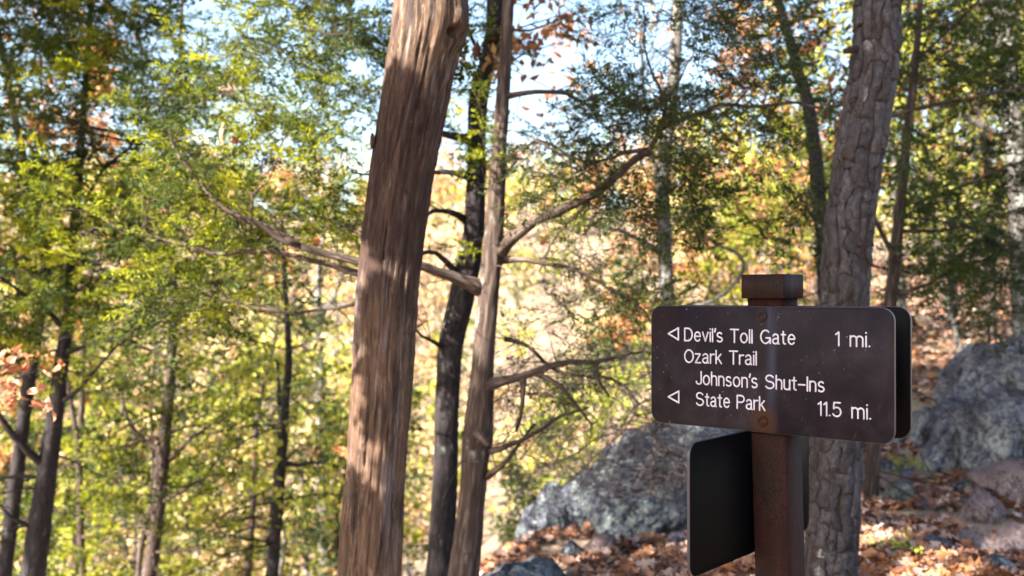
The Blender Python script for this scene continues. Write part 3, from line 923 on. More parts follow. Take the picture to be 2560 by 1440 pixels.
# each column is cut at its own heights
for c in range(NC):
    cuts = [s_bot - prng.rand() * hr]
    while cuts[-1] < s_top: cuts.append(cuts[-1] + hr * prng.choice([.45, .7, 1.0, 1.4, 1.9]))
    for a, b in zip(cuts[:-1], cuts[1:]):
        n = 6
        uu, vv = np.meshgrid(np.array([0, .035, .5, .965, 1]), np.array([0, .03, .34, .36, .68, .97, 1]))
        sl = prng.uniform(-.5, .5) * .03; ss = a + (b - a) * vv + sl * (uu - .5) * (1 - 2 * np.abs(vv - .5) * 0)
        # wandering column borders shared by neighbours
        wl_ = lambda cc, q: (cc + .30 * vnoise(np.stack([q * 7, q * 0 + (cc % NC) * 7.7, q * 0], -1)) + .42 * vnoise(np.stack([np.round(q * 26) * 1.7, q * 0 + (cc % NC) * 5.7, q * 0 + 2], -1)) + .14 * vnoise(np.stack([q * 60, q * 0 + (cc % NC) * 3.1, q * 0 + 5], -1)))
        L_, R_ = wl_(c, ss), wl_(c + 1, ss) 
        uc = L_ + (R_ - L_) * (.02 + .96 * uu)
        ss = ss + (vv * 2 - 1) * 0 + .020 * vnoise(np.stack([uc * 3.5, ss * 0 + np.where(vv < .5, a, b) * 50, uc * 0], -1)) * (np.abs(vv - .5) * 2)
        th = uc / NC * 2 * math.pi + .35 * vnoise(np.stack([ss * 1.3, ss * 0, ss * 0], -1)) + .12 * vnoise(np.stack([ss * 6, ss * 0, ss * 0 + 4], -1))
        edge_ = np.minimum(np.minimum(uu, 1 - uu), np.minimum(vv, 1 - vv))
        h0 = prng.uniform(.0005, .0045); lift = prng.uniform(-.002, .009)
        off = np.where(edge_ < .01, -.0035, h0 + lift * (1 - vv) + .0035 * np.round(vnoise(np.stack([uc * 4 + a * 9, ss * 38, uc * 0 + c], -1)) * 2.5) / 2.5 + .0012 * vnoise(np.stack([uc * 14, ss * 90, uc * 0 + c], -1)))
        # rim: the second row is pushed out towards the border for a steep broken edge
        Vp = surf(th, ss, off)
        i = (np.arange(6)[:, None] * 5 + np.arange(4)[None])
        Fp = np.stack([i, i + 1, i + 6, i + 5], -1).reshape(-1, 4)
        inner = uu.copy()
        stp = np.stack([np.cos(th) * .08 + c * .37, np.sin(th) * .08 + a * .9, ss], -1).reshape(-1, 3)
        me_c = Vp.reshape(-1, 3)
        o = build('bark_plate', me_c, Fp, M['plate'], scaly, attrs={'st': stp}, loc=me_c.mean(0))
        nplate += 1
print('plates', nplate)
# stubs of the scaly trunk
for (x, y, x2, y2, w_) in ((2150, 122, 2112, 128, 22), (2140, 600, 2150, 612, 26)):
    a, b = at(x, y, 3.98), at(x2, y2, 3.90)
    Vs, Fs, s_ = tube(spline(np.array([a, b]), 6), np.linspace(w_ / 2, w_ / 3.5, 6) * 4 / FPX, 10, bark_disp(.1, 2, 30, 4))
    part('branch_stub', Vs, Fs, M['fissure'], scaly, attrs={'st': s_}, smooth=True)

# ------------------------------------------------------------------ sun-facing trees: the fork of two trunks
# dark lichened trunk
P, R = pxtrunk([(1098, 1440, 66), (1112, 1200, 60), (1118, 1000, 58), (1128, 860, 58), (1155, 740, 62), (1182, 600, 52), (1190, 450, 46),
                (1196, 250, 46), (1228, 120, 42), (1240, -60, 40)], 5.6)
P, R = to_ground(P, R)
P = np.vstack([P, P[-1] + [.02, .1, 1.6], P[-1] + [.1, .3, 3.4]]); R = np.concatenate([R, [R[-1] * .8, R[-1] * .45]])
t = Tree('oak_tree', 'dark lichen spotted trunk standing just right of the barkless dead trunk', base_of(P), M['oakbark'], seed=3)
t.wood('trunk', P, R, 40, 260, bark_disp(.13, 4.5, 9, 2))
for pts, dd in (([(1168, 548, 16), (1130, 530, 13), (1085, 525, 11), (1062, 530, 10), (1000, 545, 8), (930, 520, 6), (850, 505, 4)], [5.6, 5.5, 5.4, 5.3, 5.2, 5.1, 5.0]),
                ([(1150, 690, 16), (1120, 655, 14), (1085, 637, 12), (1055, 640, 11), (960, 660, 8), (860, 640, 5)], [5.6, 5.5, 5.45, 5.4, 5.3, 5.2]),
                ([(1185, 450, 20), (1150, 440, 15), (1095, 428, 12), (1000, 440, 8), (880, 430, 5)], [5.6, 5.5, 5.5, 5.4, 5.3]),
                ([(1190, 360, 26), (1150, 345, 20), (1100, 330, 16), (1000, 300, 8)], [5.6, 5.5, 5.45, 5.4]),
                ([(1215, 200, 14), (1180, 110, 10), (1160, 60, 8), (1120, -20, 6)], [5.6, 5.6, 5.6, 5.5]),
                ([(1125, 875, 14), (1080, 850, 8), (1030, 820, 6), (960, 800, 4)], [5.6, 5.5, 5.4, 5.3]),
                ([(1205, 120, 12), (1260, 90, 9), (1300, 110, 7), (1330, 150, 5)], [5.6, 5.5, 5.5, 5.5])):
    Pb, Rb = pxtrunk(pts, dd); t.wood('branch', Pb, Rb, 8, disp=bark_disp(.12, 2, 20, 6), wig=.022)
C = at_many([(1200 + rng.randn() * 40, y + rng.randn() * 40, 5.6 + rng.randn() * .25) for y in (130, 200, 330, 360, 400, 420, 560, 600) for k in range(2)])
t.foliage(C, 'cedar', 6, .15, 36, .026, .008, rmin=.002)
t.foliage(np.vstack([region(9, 1250, 1440, -60, 70, 5.2, 5.8), region(6, 1260, 1350, 60, 170, 5.2, 5.8), region(6, 960, 1250, -60, 250, 5.4, 6)]), 'orange', 3, .16, 5, .06, .032, rmin=.002, kind='broad', name='leaves')
t.dead_branches(26, .5, .005)
t.done()

# red cedar with a long lit limb
P, R = pxtrunk([(1160, 1440, 74), (1180, 1250, 62), (1188, 1140, 66), (1195, 1090, 72), (1203, 980, 60), (1212, 860, 52), (1222, 730, 50), (1233, 600, 46),
                (1240, 480, 42), (1250, 340, 36), (1262, 180, 32), (1268, 60, 28), (1272, -60, 26)], 5.0)
P, R = to_ground(P, R)
P = np.vstack([P, P[-1] + [.03, .1, 1.4], P[-1] + [.0, .2, 2.8]]); R = np.concatenate([R, [R[-1] * .7, R[-1] * .3]])
t = Tree('cedar_tree', 'reddish cedar beside the dark trunk, with a long sunlit limb reaching up right', base_of(P), M['cedarbark'], seed=4)
t.wood('trunk', P, R, 40, 260, bark_disp(.16, 3.5, 4, 5))
limbs = [
 ([(1240, 625, 40), (1270, 590, 30), (1330, 558, 26), (1400, 525, 24), (1470, 490, 22), (1540, 440, 20), (1590, 395, 18), (1625, 380, 14), (1660, 320, 12), (1668, 265, 9), (1700, 200, 6)], [5.0, 4.98, 4.9, 4.85, 4.8, 4.75, 4.7, 4.7, 4.65, 4.6, 4.6]),
 ([(1660, 325, 12), (1740, 290, 11), (1800, 262, 10), (1900, 268, 9), (1990, 262, 8), (2060, 275, 6)], [4.65, 4.7, 4.8, 4.9, 5.0, 5.1]),
 ([(1625, 380, 10), (1560, 385, 9), (1500, 405, 7), (1400, 380, 6), (1320, 345, 4)], [4.7, 4.7, 4.7, 4.75, 4.8]),
 ([(1668, 270, 9), (1600, 275, 7), (1540, 235, 6), (1480, 180, 4)], [4.6, 4.6, 4.6, 4.6]),
 ([(1668, 262, 8), (1640, 200, 6), (1610, 120, 5), (1600, 20, 4)], [4.6, 4.6, 4.55, 4.5]),
 ([(1555, 430, 10), (1500, 475, 8), (1450, 425, 6), (1400, 400, 4)], [4.72, 4.75, 4.8, 4.85]),
 ([(1205, 725, 34), (1150, 700, 30), (1100, 684, 26), (1050, 668, 24), (960, 672, 22), (900, 664, 22), (830, 640, 20), (760, 612, 18), (680, 572, 16), (600, 545, 14), (540, 500, 12), (480, 430, 10), (440, 375, 8), (425, 300, 6)],
  [5.0, 4.95, 4.9, 4.85, 4.8, 4.8, 4.8, 4.8, 4.85, 4.9, 4.95, 5.0, 5.05, 5.1]),
 ([(895, 690, 14), (800, 655, 14), (700, 632, 13), (620, 630, 12), (540, 632, 11), (450, 610, 10), (360, 585, 9), (290, 562, 8), (230, 530, 5)], [4.85, 4.9, 4.95, 5.0, 5.0, 5.1, 5.2, 5.3, 5.4]),
 ([(760, 612, 12), (700, 590, 12), (640, 560, 10), (560, 520, 8), (500, 450, 6)], [4.8, 4.75, 4.7, 4.7, 4.75]),
 ([(920, 596, 10), (850, 560, 9), (780, 540, 7), (700, 545, 5)], [4.9, 4.95, 5.0, 5.1]),
 ([(900, 748, 8), (860, 766, 8), (790, 776, 7), (720, 778, 7), (640, 772, 6), (560, 750, 5), (500, 735, 3)], [4.9, 4.9, 4.9, 4.95, 5.0, 5.0, 5.1]),
 ([(1210, 968, 30), (1260, 950, 22), (1330, 932, 18), (1390, 905, 15), (1440, 900, 14), (1490, 905, 12), (1560, 892, 9), (1610, 885, 6)], [5.0, 4.95, 4.9, 4.85, 4.85, 4.9, 4.95, 5.0]),
 ([(1310, 945, 14), (1312, 985, 11), (1306, 1030, 10), (1295, 1080, 9)], [4.92, 4.9, 4.88, 4.9]),
 ([(1340, 935, 12), (1400, 965, 10), (1440, 1010, 8), (1480, 1060, 5)], [4.9, 4.85, 4.85, 4.85]),
 ([(1490, 905, 9), (1500, 950, 7), (1530, 990, 5)], [4.9, 4.9, 4.95]),
 ([(1195, 1135, 16), (1250, 1130, 13), (1300, 1108, 12), (1350, 1075, 10), (1400, 1040, 8), (1480, 1020, 5)], [5.0, 4.95, 4.9, 4.85, 4.9, 4.95]),
 ([(1215, 1190, 14), (1260, 1165, 11), (1300, 1120, 9), (1340, 1060, 6)], [4.98, 4.9, 4.9, 4.95]),
 ([(1250, 645, 16), (1310, 642, 12), (1380, 658, 11), (1440, 668, 10), (1520, 720, 8), (1600, 770, 6), (1650, 830, 4)], [5.0, 4.98, 4.95, 4.95, 4.95, 5.0, 5.0]),
 ([(1258, 855, 10), (1330, 880, 9), (1400, 925, 10), (1470, 940, 9), (1560, 965, 7), (1600, 1010, 6), (1570, 1060, 5)], [5.1, 5.1, 5.2, 5.2, 5.3, 5.3, 5.3]),
 ([(1265, 240, 12), (1330, 232, 11), (1420, 238, 10), (1450, 255, 8)], [5.0, 4.95, 4.9, 4.9]),
 ([(1470, 500, 9), (1440, 540, 7), (1380, 600, 5), (1350, 680, 4)], [4.8, 4.85, 4.9, 4.9]),
 ([(1250, 480, 9), (1330, 350, 8), (1420, 390, 6), (1480, 450, 4)], [5.0, 5.0, 5.0, 5.0]),
]
for pts, dd in limbs:
    Pb, Rb = pxtrunk(pts, dd); t.wood('branch', Pb, Rb, 10, disp=bark_disp(.13, 2, 14, 7), wig=.022)
Pb, Rb = pxtrunk([(1190, 1078, 26), (1205, 1094, 20), (1222, 1114, 15)], [4.96, 4.88, 4.85]); t.wood('branch_stub', Pb, Rb, 12, 8, disp=bark_disp(.1, 2, 20, 9))

# left hand sprays in sun; right hand sprays' shade also put into darker green
C = np.vstack([region(58, 380, 900, 60, 600, 4.6, 5.8, HOLES), region(24, 500, 900, -20, 200, 4.8, 5.8, HOLES), region(26, 250, 700, 480, 800, 4.9, 5.6, HOLES), region(26, 760, 985, -20, 600, 5.0, 5.8, HOLES), region(7, 1060, 1200, -20, 250, 5.0, 5.6)])
h_ = rng.rand(len(C)) < .3  # dark green clusters stand in for shaded pockets among the lit sprays
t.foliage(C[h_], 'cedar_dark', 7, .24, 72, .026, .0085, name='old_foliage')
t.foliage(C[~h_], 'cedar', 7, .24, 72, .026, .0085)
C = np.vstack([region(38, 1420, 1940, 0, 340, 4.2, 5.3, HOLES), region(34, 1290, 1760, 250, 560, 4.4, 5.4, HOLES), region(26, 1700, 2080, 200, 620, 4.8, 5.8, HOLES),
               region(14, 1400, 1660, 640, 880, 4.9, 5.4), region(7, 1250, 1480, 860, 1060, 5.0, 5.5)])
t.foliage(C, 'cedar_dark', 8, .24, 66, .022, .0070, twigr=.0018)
t.connect(np.vstack([region(90, 1260, 1700, 250, 1180, 4.8, 5.6), region(34, 1020, 1260, 200, 760, 5.1, 5.6), region(60, 380, 900, 440, 860, 4.8, 5.5)]), .0018)
Cb = region(260, 1250, 1720, 600, 1200, 4.9, 5.6); Nn = np.array(t.nodes)
Cb = np.array([Nn[np.argmin(np.linalg.norm(Nn - c, axis=1))] for c in Cb])
Vt, Ft, st = prisms(Cb, Cb + nrm(rng.randn(len(Cb), 3) * [1, 1, .7]) * rng.uniform(.08, .35, (len(Cb), 1)), .0028, .001); t.tw.add(Vt, Ft, st=st)
t.foliage(at_many([(1128, 110, 3.62), (1135, 150, 3.6), (1118, 175, 3.58), (1190, 240, 4.8), (1205, 330, 4.8), (1215, 390, 4.8)]), 'cedar', 6, .09, 30, .024, .008, rmin=.002)
t.done()

# bare dead twigs tangled below the limb
t = Tree('dead_sapling', 'leafless grey sapling with tangled thin twigs in front of the long boulder', (0, 0, 0), M['twig'], cat='sapling', seed=8)
g, dd = ground_at(1640, 1260)
t.root.location = g
gp = np.vstack([g - [0, 0, .1], at(1632, 1180, 6.3), at(1640, 1080, 6.2), at(1628, 960, 6.1), at(1600, 860, 6.0)])
t.wood('trunk', gp, [.012, .011, .009, .007, .004], 8)
for pts, d0 in (([(1638, 1085, 8), (1560, 1080, 7), (1500, 1090, 6), (1420, 1135, 5), (1340, 1160, 4)], 6.1), ([(1636, 1120, 7), (1700, 1130, 6), (1660, 1200, 4)], 6.0),
                ([(1630, 1000, 7), (1580, 1020, 6), (1545, 1080, 5), (1500, 1180, 3)], 6.2), ([(1560, 1085, 5), (1480, 1150, 4), (1430, 1200, 3)], 6.1),
                ([(1637, 1060, 5), (1700, 1080, 4), (1730, 1110, 3)], 6.0)):
    Pb, Rb = pxtrunk(pts, [d0 + .05 * k for k in range(len(pts))]); t.wood('branch', Pb, Rb * .8, 6, wig=.03)
C = np.vstack([region(90, 1260, 1660, 900, 1230, 5.8, 6.8), region(30, 1620, 1760, 1040, 1240, 5.6, 6.3)])
t.connect(C, .0016)
A = C[rng.randint(0, len(C), 1400)] + rng.randn(1400, 3) * .05; B = A + nrm(rng.randn(1400, 3) * [1, 1, .7]) * rng.uniform(.06, .3, (1400, 1))
Vt, Ft, st = prisms(A, B, .0024, .0009); t.tw.add(Vt, Ft, st=st)
t.done()

# ------------------------------------------------------------------ other trees placed from the photograph
def placed(name, label, pts, d, bark, seed, limbs=(), clusters=None, mat='cedar', fol={}, lean_up=3.0, disp=(.14, 3, 8), cat='tree'):
    P, R = pxtrunk(pts, d); R = R * .80; P, R = to_ground(P, R, 1.1)
    dv = nrm(P[-1] - P[-2]); dv[2] = abs(dv[2])
    if lean_up:
        P = np.vstack([P, P[-1] + dv * lean_up * .5, P[-1] + dv * lean_up]); R = np.concatenate([R, [R[-1] * .75, R[-1] * .35]])
    t = Tree(name, label, base_of(P), M[bark], cat=cat, seed=seed)
    t.wood('trunk', P, R, 20, 140, bark_disp(*disp, seed))
    for pp, dd in limbs:
        Pb, Rb = pxtrunk(pp, dd); t.wood('branch', Pb, Rb, 7, wig=.02)
    if clusters is not None:
        if mat == 'cedar':                          # random clusters in dark green put shadow pockets into the colour
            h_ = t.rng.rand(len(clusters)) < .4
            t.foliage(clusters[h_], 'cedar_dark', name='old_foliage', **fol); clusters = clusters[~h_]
        t.foliage(clusters, mat, **fol)
    N0 = np.array(t.nodes[:30]); k_ = t.nodes; t.nodes = list(N0)
    t.dead_branches(34, .13 * np.mean(d), .0012 * np.mean(d), zmax=4.5); t.nodes = k_
    return t

# slim cedar right of the scaly trunk
C = np.vstack([region(46, 2230, 2560, 120, 640, 6.4, 8.0), region(34, 2220, 2560, -60, 200, 6.4, 7.6), region(22, 2240, 2560, 560, 800, 6.6, 8), region(12, 1900, 2120, -40, 260, 6.6, 7.4)])
t = placed('cedar_tree', 'slim dark cedar right of the scaly trunk with level branches towards the right edge',
           [(2176, 1250, 46), (2185, 1120, 44), (2205, 900, 40), (2226, 760, 38), (2240, 620, 36), (2256, 460, 30), (2272, 300, 26), (2290, 140, 22), (2303, -40, 18)], 7.0, 'cedarbark', 21,
           [([(2240, 660, 14), (2180, 540, 10), (2120, 520, 7)], [7, 6.9, 6.8]), ([(2245, 578, 10), (2330, 575, 8), (2400, 560, 6), (2560, 520, 5)], [7, 6.9, 6.8, 6.7]),
            ([(2262, 510, 10), (2340, 490, 9), (2420, 455, 8), (2520, 420, 7), (2620, 380, 6)], [7, 6.8, 6.6, 6.4, 6.2]),
            ([(2215, 290, 9), (2300, 268, 8), (2420, 245, 8), (2560, 215, 7), (2660, 190, 6)], [6.7, 6.6, 6.4, 6.2, 6.0]),
            ([(2290, 150, 9), (2370, 75, 7), (2420, 30, 6), (2470, -40, 5)], [7, 6.9, 6.8, 6.7]), ([(2236, 735, 10), (2330, 700, 7), (2450, 650, 6), (2560, 610, 5)], [7, 7, 6.9, 6.8])],
           C, 'cedar_dark', dict(ntw=7, L=.32, nleaf=66, ll=.034, lw=.0115))
t.done()
# left hand cedar trunk
C = np.vstack([region(90, -150, 480, 40, 500, 5.8, 7.8, HOLES), region(40, -100, 380, -120, 120, 6.0, 7.4, HOLES), region(50, 40, 600, 420, 800, 6.0, 7.6), region(20, -80, 160, 600, 950, 6.4, 7.4)])
t = placed('cedar_tree', 'tall dark trunked cedar at the far left with bright green sprays above it',
           [(82, 1440, 74), (100, 1300, 68), (122, 1150, 56), (142, 1000, 48), (158, 880, 42), (172, 780, 34), (184, 600, 28), (200, 400, 22), (214, 200, 18)], 7.0, 'oakbark', 22,
           [([(122, 1170, 22), (60, 1120, 18), (0, 1050, 15), (-60, 980, 12)], [7, 6.9, 6.8, 6.7]), ([(172, 840, 14), (130, 790, 12), (60, 740, 9), (0, 700, 7)], [7, 7, 6.9, 6.9]),
            ([(165, 880, 12), (220, 860, 10), (300, 850, 8), (400, 855, 6)], [7, 6.9, 6.8, 6.8]), ([(150, 1000, 10), (200, 970, 9), (260, 900, 7), (330, 840, 5)], [7, 6.9, 6.9, 6.9]),
            ([(110, 1200, 12), (60, 1190, 9), (0, 1200, 7)], [7, 7, 7]), ([(98, 1330, 12), (40, 1300, 9), (-30, 1240, 7)], [7, 7, 7]),
            ([(180, 640, 10), (120, 480, 8), (60, 420, 5)], [7, 6.8, 6.6]), ([(190, 560, 10), (260, 420, 8), (330, 360, 6), (180, 330, 4)], [7, 6.7, 6.4, 6.2]),
            ([(350, 360, 8), (290, 330, 9), (210, 315, 7), (150, 290, 4)], [6.3, 6.2, 6.2, 6.2])],
           C, 'cedar', dict(ntw=6, L=.32, nleaf=84, ll=.034, lw=.0115))
t.done()
t = placed('oak_tree', 'leaning dark trunk close behind the leftmost cedar',
           [(10, 1440, 44), (40, 1200, 42), (66, 1000, 40), (88, 860, 36), (108, 740, 32), (112, 600, 28), (60, 400, 24), (20, 200, 20)], 9.5, 'oakbark', 23, clusters=region(30, -100, 250, -60, 420, 9, 10.5, HOLES), mat='orange',
           fol=dict(ntw=5, L=.4, nleaf=5, ll=.09, lw=.05, kind='broad'))
t.done()
C = np.vstack([region(46, 260, 620, 760, 1360, 8.4, 10.6), region(30, 300, 640, 480, 800, 8.6, 10.6)])
t = placed('cedar_tree', 'middle distance cedar with a crooked dark trunk between the left edge and the dead trunk',
           [(372, 1440, 46), (392, 1300, 42), (402, 1200, 44), (410, 1090, 40), (425, 960, 34), (430, 850, 28), (434, 740, 22), (438, 600, 18)], 9.6, 'cedarbark', 24,
           [([(410, 1130, 14), (340, 1080, 12), (310, 1020, 8)], [9.6, 9.5, 9.4]), ([(420, 1150, 12), (460, 1110, 10), (500, 1080, 8), (560, 1040, 6)], [9.6, 9.5, 9.5, 9.5]),
            ([(428, 900, 10), (360, 870, 8), (300, 850, 6)], [9.6, 9.5, 9.4]), ([(400, 1255, 10), (470, 1220, 8), (560, 1180, 5)], [9.6, 9.5, 9.5])],
           C, 'cedar', dict(ntw=7, L=.36, nleaf=24, ll=.055, lw=.018))
t.done()
t = placed('oak_tree', 'pale lichened slender trunk left of the dead trunk, dark towards its foot',
           [(680, 1440, 36), (692, 1300, 34), (700, 1180, 34), (708, 1080, 30), (714, 1000, 26), (722, 900, 22), (716, 780, 16)], 9.0, 'oakbark', 25,
           [([(700, 1160, 14), (740, 1165, 11), (790, 1155, 8), (840, 1170, 5)], [9, 8.9, 8.8, 8.8]), ([(712, 1080, 12), (700, 1000, 10), (690, 900, 7)], [9, 9, 9])],
           region(34, 600, 880, 800, 1250, 8.6, 10), 'yellow', dict(ntw=5, L=.35, nleaf=6, ll=.07, lw=.045, kind='broad'), lean_up=1.0)
t.done()
t = placed('sycamore_tree', 'white barked bare tree in full sun on the valley side left of the dead trunk',
           [(810, 1250, 40), (806, 1100, 36), (800, 960, 34), (800, 860, 30), (795, 760, 24), (800, 640, 16), (812, 560, 10)], 26, 'palebark', 26,
           [([(802, 930, 20), (840, 880, 18), (880, 850, 14), (930, 800, 8)], [26, 25.5, 25, 25]), ([(800, 850, 18), (760, 800, 14), (730, 740, 8)], [26, 26, 26]),
            ([(797, 800, 16), (835, 740, 12), (860, 660, 7)], [26, 26, 26]), ([(806, 1000, 16), (750, 960, 12), (700, 950, 7)], [26, 26, 26])],
           region(40, 640, 980, 640, 980, 24, 28), 'peach', dict(ntw=4, L=.7, nleaf=5, ll=.2, lw=.12, kind='broad'), lean_up=0)
t.done()
t = placed('oak_tree', 'pale sunlit trunk seen through the sprays above the trail sign',
           [(1722, 1170, 42), (1712, 1050, 44), (1690, 900, 46), (1668, 740, 48), (1662, 600, 46), (1656, 450, 44), (1668, 330, 42), (1684, 200, 40), (1692, 60, 36), (1696, -60, 34)], 10, 'palebark', 27,
           [([(1662, 640, 14), (1600, 600, 12), (1520, 570, 9), (1480, 560, 6)], [10, 9.8, 9.6, 9.5]), ([(1684, 780, 14), (1760, 760, 12), (1830, 720, 11), (1855, 650, 9), (1790, 600, 7), (1740, 570, 5)], [10, 9.8, 9.6, 9.5, 9.5, 9.4]),
            ([(1662, 520, 12), (1620, 330, 10), (1600, 120, 8), (1590, 0, 6)], [10, 9.9, 9.8, 9.8])],
           region(20, 1380, 2000, -60, 520, 9, 11.5, HOLES), 'orange', dict(ntw=5, L=.42, nleaf=6, ll=.085, lw=.05, kind='broad'))
t.done()
t = placed('oak_tree', 'grey trunk leaning left across the sky gap left of the scaly trunk top',
           [(2070, 900, 44), (2055, 600, 44), (2040, 420, 42), (2022, 270, 38), (1995, 180, 34), (1968, 80, 30), (1930, -50, 26)], 9.0, 'oakbark', 28,
           [([(1975, 70, 8), (2010, 30, 6), (2040, 0, 5)], [9, 9, 9])], region(11, 1850, 2150, -40, 330, 8.4, 10), 'orange', dict(ntw=5, L=.4, nleaf=5, ll=.10, lw=.055, kind='broad'))
t.done()
t = placed('hickory_tree', 'broad pale trunk at the right edge behind the green branches',
           [(2560, 900, 66), (2552, 700, 64), (2545, 500, 60), (2530, 300, 56), (2515, 120, 54), (2503, -60, 50)], 10.5, 'palebark', 29,
           [([(2530, 350, 20), (2440, 310, 14), (2400, 290, 8)], [10.5, 10.4, 10.3])], np.vstack([region(70, 2200, 2700, 40, 560, 10.5, 13), region(20, 1750, 2100, 250, 500, 11, 13)]), 'yellow', dict(ntw=5, L=.5, nleaf=7, ll=.085, lw=.06, kind='broad'))
t.done()

# ------------------------------------------------------------------ woodland on the slopes
def auto_tree(kind, x, y, h, seed, label, group, ls=1.0):
    r = np.random.RandomState(seed)
    z0 = float(terrain(x, y)); dist = math.hypot(x, y)
    lean = r.randn(2) * .04
    k = np.linspace(0, 1, 7)
    P = np.stack([x + lean[0] * h * k + .12 * r.randn(7) * k, y + lean[1] * h * k + .12 * r.randn(7) * k, z0 - .2 + (h + .2) * k], -1)
    r0 = .009 * h + .018
    R = r0 * (1 - .88 * k)
    bark = {'cedar': 'cedarbark', 'yellow': 'palebark', 'orange': 'oakbark', 'peach': 'palebark'}[kind]
    t = Tree({'cedar': 'cedar_tree', 'yellow': 'hickory_tree', 'orange': 'oak_tree', 'peach': 'oak_tree'}[kind], label, (x, y, z0), M[bark], group, seed=seed)
    t.wood('trunk', P, R, 9, 26)
    n = int((70 if kind == 'cedar' else 48) * (h / 9) ** .8)
    if kind == 'cedar':
        u = .12 + .88 * r.rand(n) ** 1.1
        rad = h * .19 * (1.08 - u) ** .7 * (.35 + .65 * r.rand(n) ** .5)
    else:
        u = .3 + .7 * r.rand(n) ** .8
        rad = h * .30 * np.sqrt(np.clip(1 - ((u - .62) / .45) ** 2, .05, 1)) * (.3 + .7 * r.rand(n) ** .5)
    a = r.rand(n) * 6.283
    cx = np.interp(u * h, P[:, 2] - z0, P[:, 0]); cyy = np.interp(u * h, P[:, 2] - z0, P[:, 1])
    C = np.stack([cx + rad * np.cos(a), cyy + rad * np.sin(a), z0 + u * h], -1)
    far = max(1.0, dist / 11)
    if kind == 'cedar':
        t.foliage(C, 'cedar_dark' if seed % 3 else 'cedar', 7, .42, 18, .060 * far ** .75, .026 * far ** .75, rmin=.005, twigr=.002)
    else:
        t.foliage(C, kind, 5, .55, 9, .10 * far ** .6, .066 * far ** .6, kind='broad', rmin=.005, twigr=.003)
    t.done()

_used = {}
def place_label(kind, px_, d, h, right):
    look = {'cedar': 'green cedar', 'yellow': 'yellow green leafed tree', 'orange': 'orange brown oak', 'peach': 'pale peach leafed oak'}[kind]
    size = 'low' if h < 5 else 'small' if h < 7 else 'mid sized' if h < 10 else 'tall'
    far = 'close' if d < 13.5 else 'farther' if d < 20 else 'distant' if d < 29 else 'remote'
    spots_ = [(-999, 'past the far left edge'), (0, 'at the left edge'), (100, 'behind the leftmost cedar trunk'), (220, 'right of the leftmost cedar'), (370, 'behind the crooked cedar'),
              (500, 'right of the crooked cedar'), (630, 'behind the slender lichened trunk'), (760, 'left of the barkless trunk'), (890, 'hidden partly by the barkless trunk'), (1020, 'seen through the fork of two trunks'),
              (1250, 'just right of the twin trunks'), (1400, 'beyond the end of the long boulder'), (1530, 'beyond the middle of the long boulder'), (1660, 'above the left half of the sign'), (1800, 'above the post cap'),
              (1960, 'left of the scaly trunk'), (2100, 'behind the scaly trunk'), (2230, 'right of the slim dark cedar'), (2400, 'above the outcrop'), (2520, 'at the right edge'), (2620, 'past the right edge')]
    w = [t for x, t in spots_ if px_ >= x][-1]
    return f'{size} {look}, {far}, {w}'
spots = [  # kind, photo x of the trunk, distance, height
 ('cedar', 250, 12.5, 7.5), ('cedar', 560, 13, 7), ('cedar', 120, 14, 10), ('cedar', -60, 12, 9.5), ('yellow', 420, 17, 9), ('peach', 330, 20, 10),
 ('cedar', 640, 18, 8), ('cedar', 30, 18, 12), ('yellow', 780, 22, 7), ('peach', 900, 30, 8), ('cedar', 180, 25, 12), ('peach', 520, 26, 10), ('yellow', 640, 30, 10),
 ('cedar', 470, 33, 12), ('peach', 720, 36, 9), ('cedar', 960, 17, 4.5), ('peach', 1030, 34, 8), ('orange', -150, 16, 12), ('yellow', 1000, 24, 5.5), ('yellow', 330, 15, 6), ('peach', 560, 40, 11), ('yellow', 60, 30, 14), ('cedar', 860, 14, 4.2),
 ('yellow', 250, 38, 13), ('cedar', 330, 44, 14), ('peach', 860, 42, 10), ('cedar', 380, 11.5, 5.5), ('peach', 700, 14, 4.5)]
for i, (k, px_, d_, h_) in enumerate(spots):
    x = (px_ - 1280) / FPX * d_
    auto_tree(k, x, d_, h_, 100 + i, place_label(k, px_, d_, h_, 0), {'cedar': 'cedars', 'yellow': 'yellow green trees', 'orange': 'orange oaks', 'peach': 'pale peach oaks'}[k] + ' on the valley slope')
spots = [('cedar', 1480, 15, 4.2), ('yellow', 1590, 14, 3.6), ('yellow', 1380, 19, 4.2), ('peach', 1290, 28, 6.5), ('cedar', 1780, 12, 4.6), ('orange', 1880, 15, 6), ('yellow', 1960, 13, 4.5),
 ('cedar', 2060, 12, 6.2), ('orange', 2380, 15, 7), ('cedar', 2480, 12.5, 6.5), ('yellow', 2640, 15, 9), ('orange', 2150, 19, 9), ('cedar', 2330, 19, 8), ('yellow', 2440, 22, 9), ('orange', 1640, 22, 7.5), ('cedar', 1560, 26, 7), ('yellow', 2260, 14, 6.5),
 ('cedar', 2750, 12, 8), ('peach', 1460, 34, 8.5), ('peach', 1740, 30, 9), ('orange', 1950, 26, 6), ('cedar', 2080, 30, 7), ('yellow', 1830, 20, 6.5), ('orange', 2560, 28, 11), ('cedar', 1330, 16, 3.0)]
for i, (k, px_, d_, h_) in enumerate(spots):
    if 1250 < px_ < 2100: h_ *= .55
    x = (px_ - 1280) / FPX * d_
    auto_tree(k, x, d_, h_, 200 + i, place_label(k, px_, d_, h_, 1), {'cedar': 'cedars', 'yellow': 'yellow green trees', 'orange': 'orange oaks', 'peach': 'pale peach oaks'}[k] + ' up the slope behind the sign')

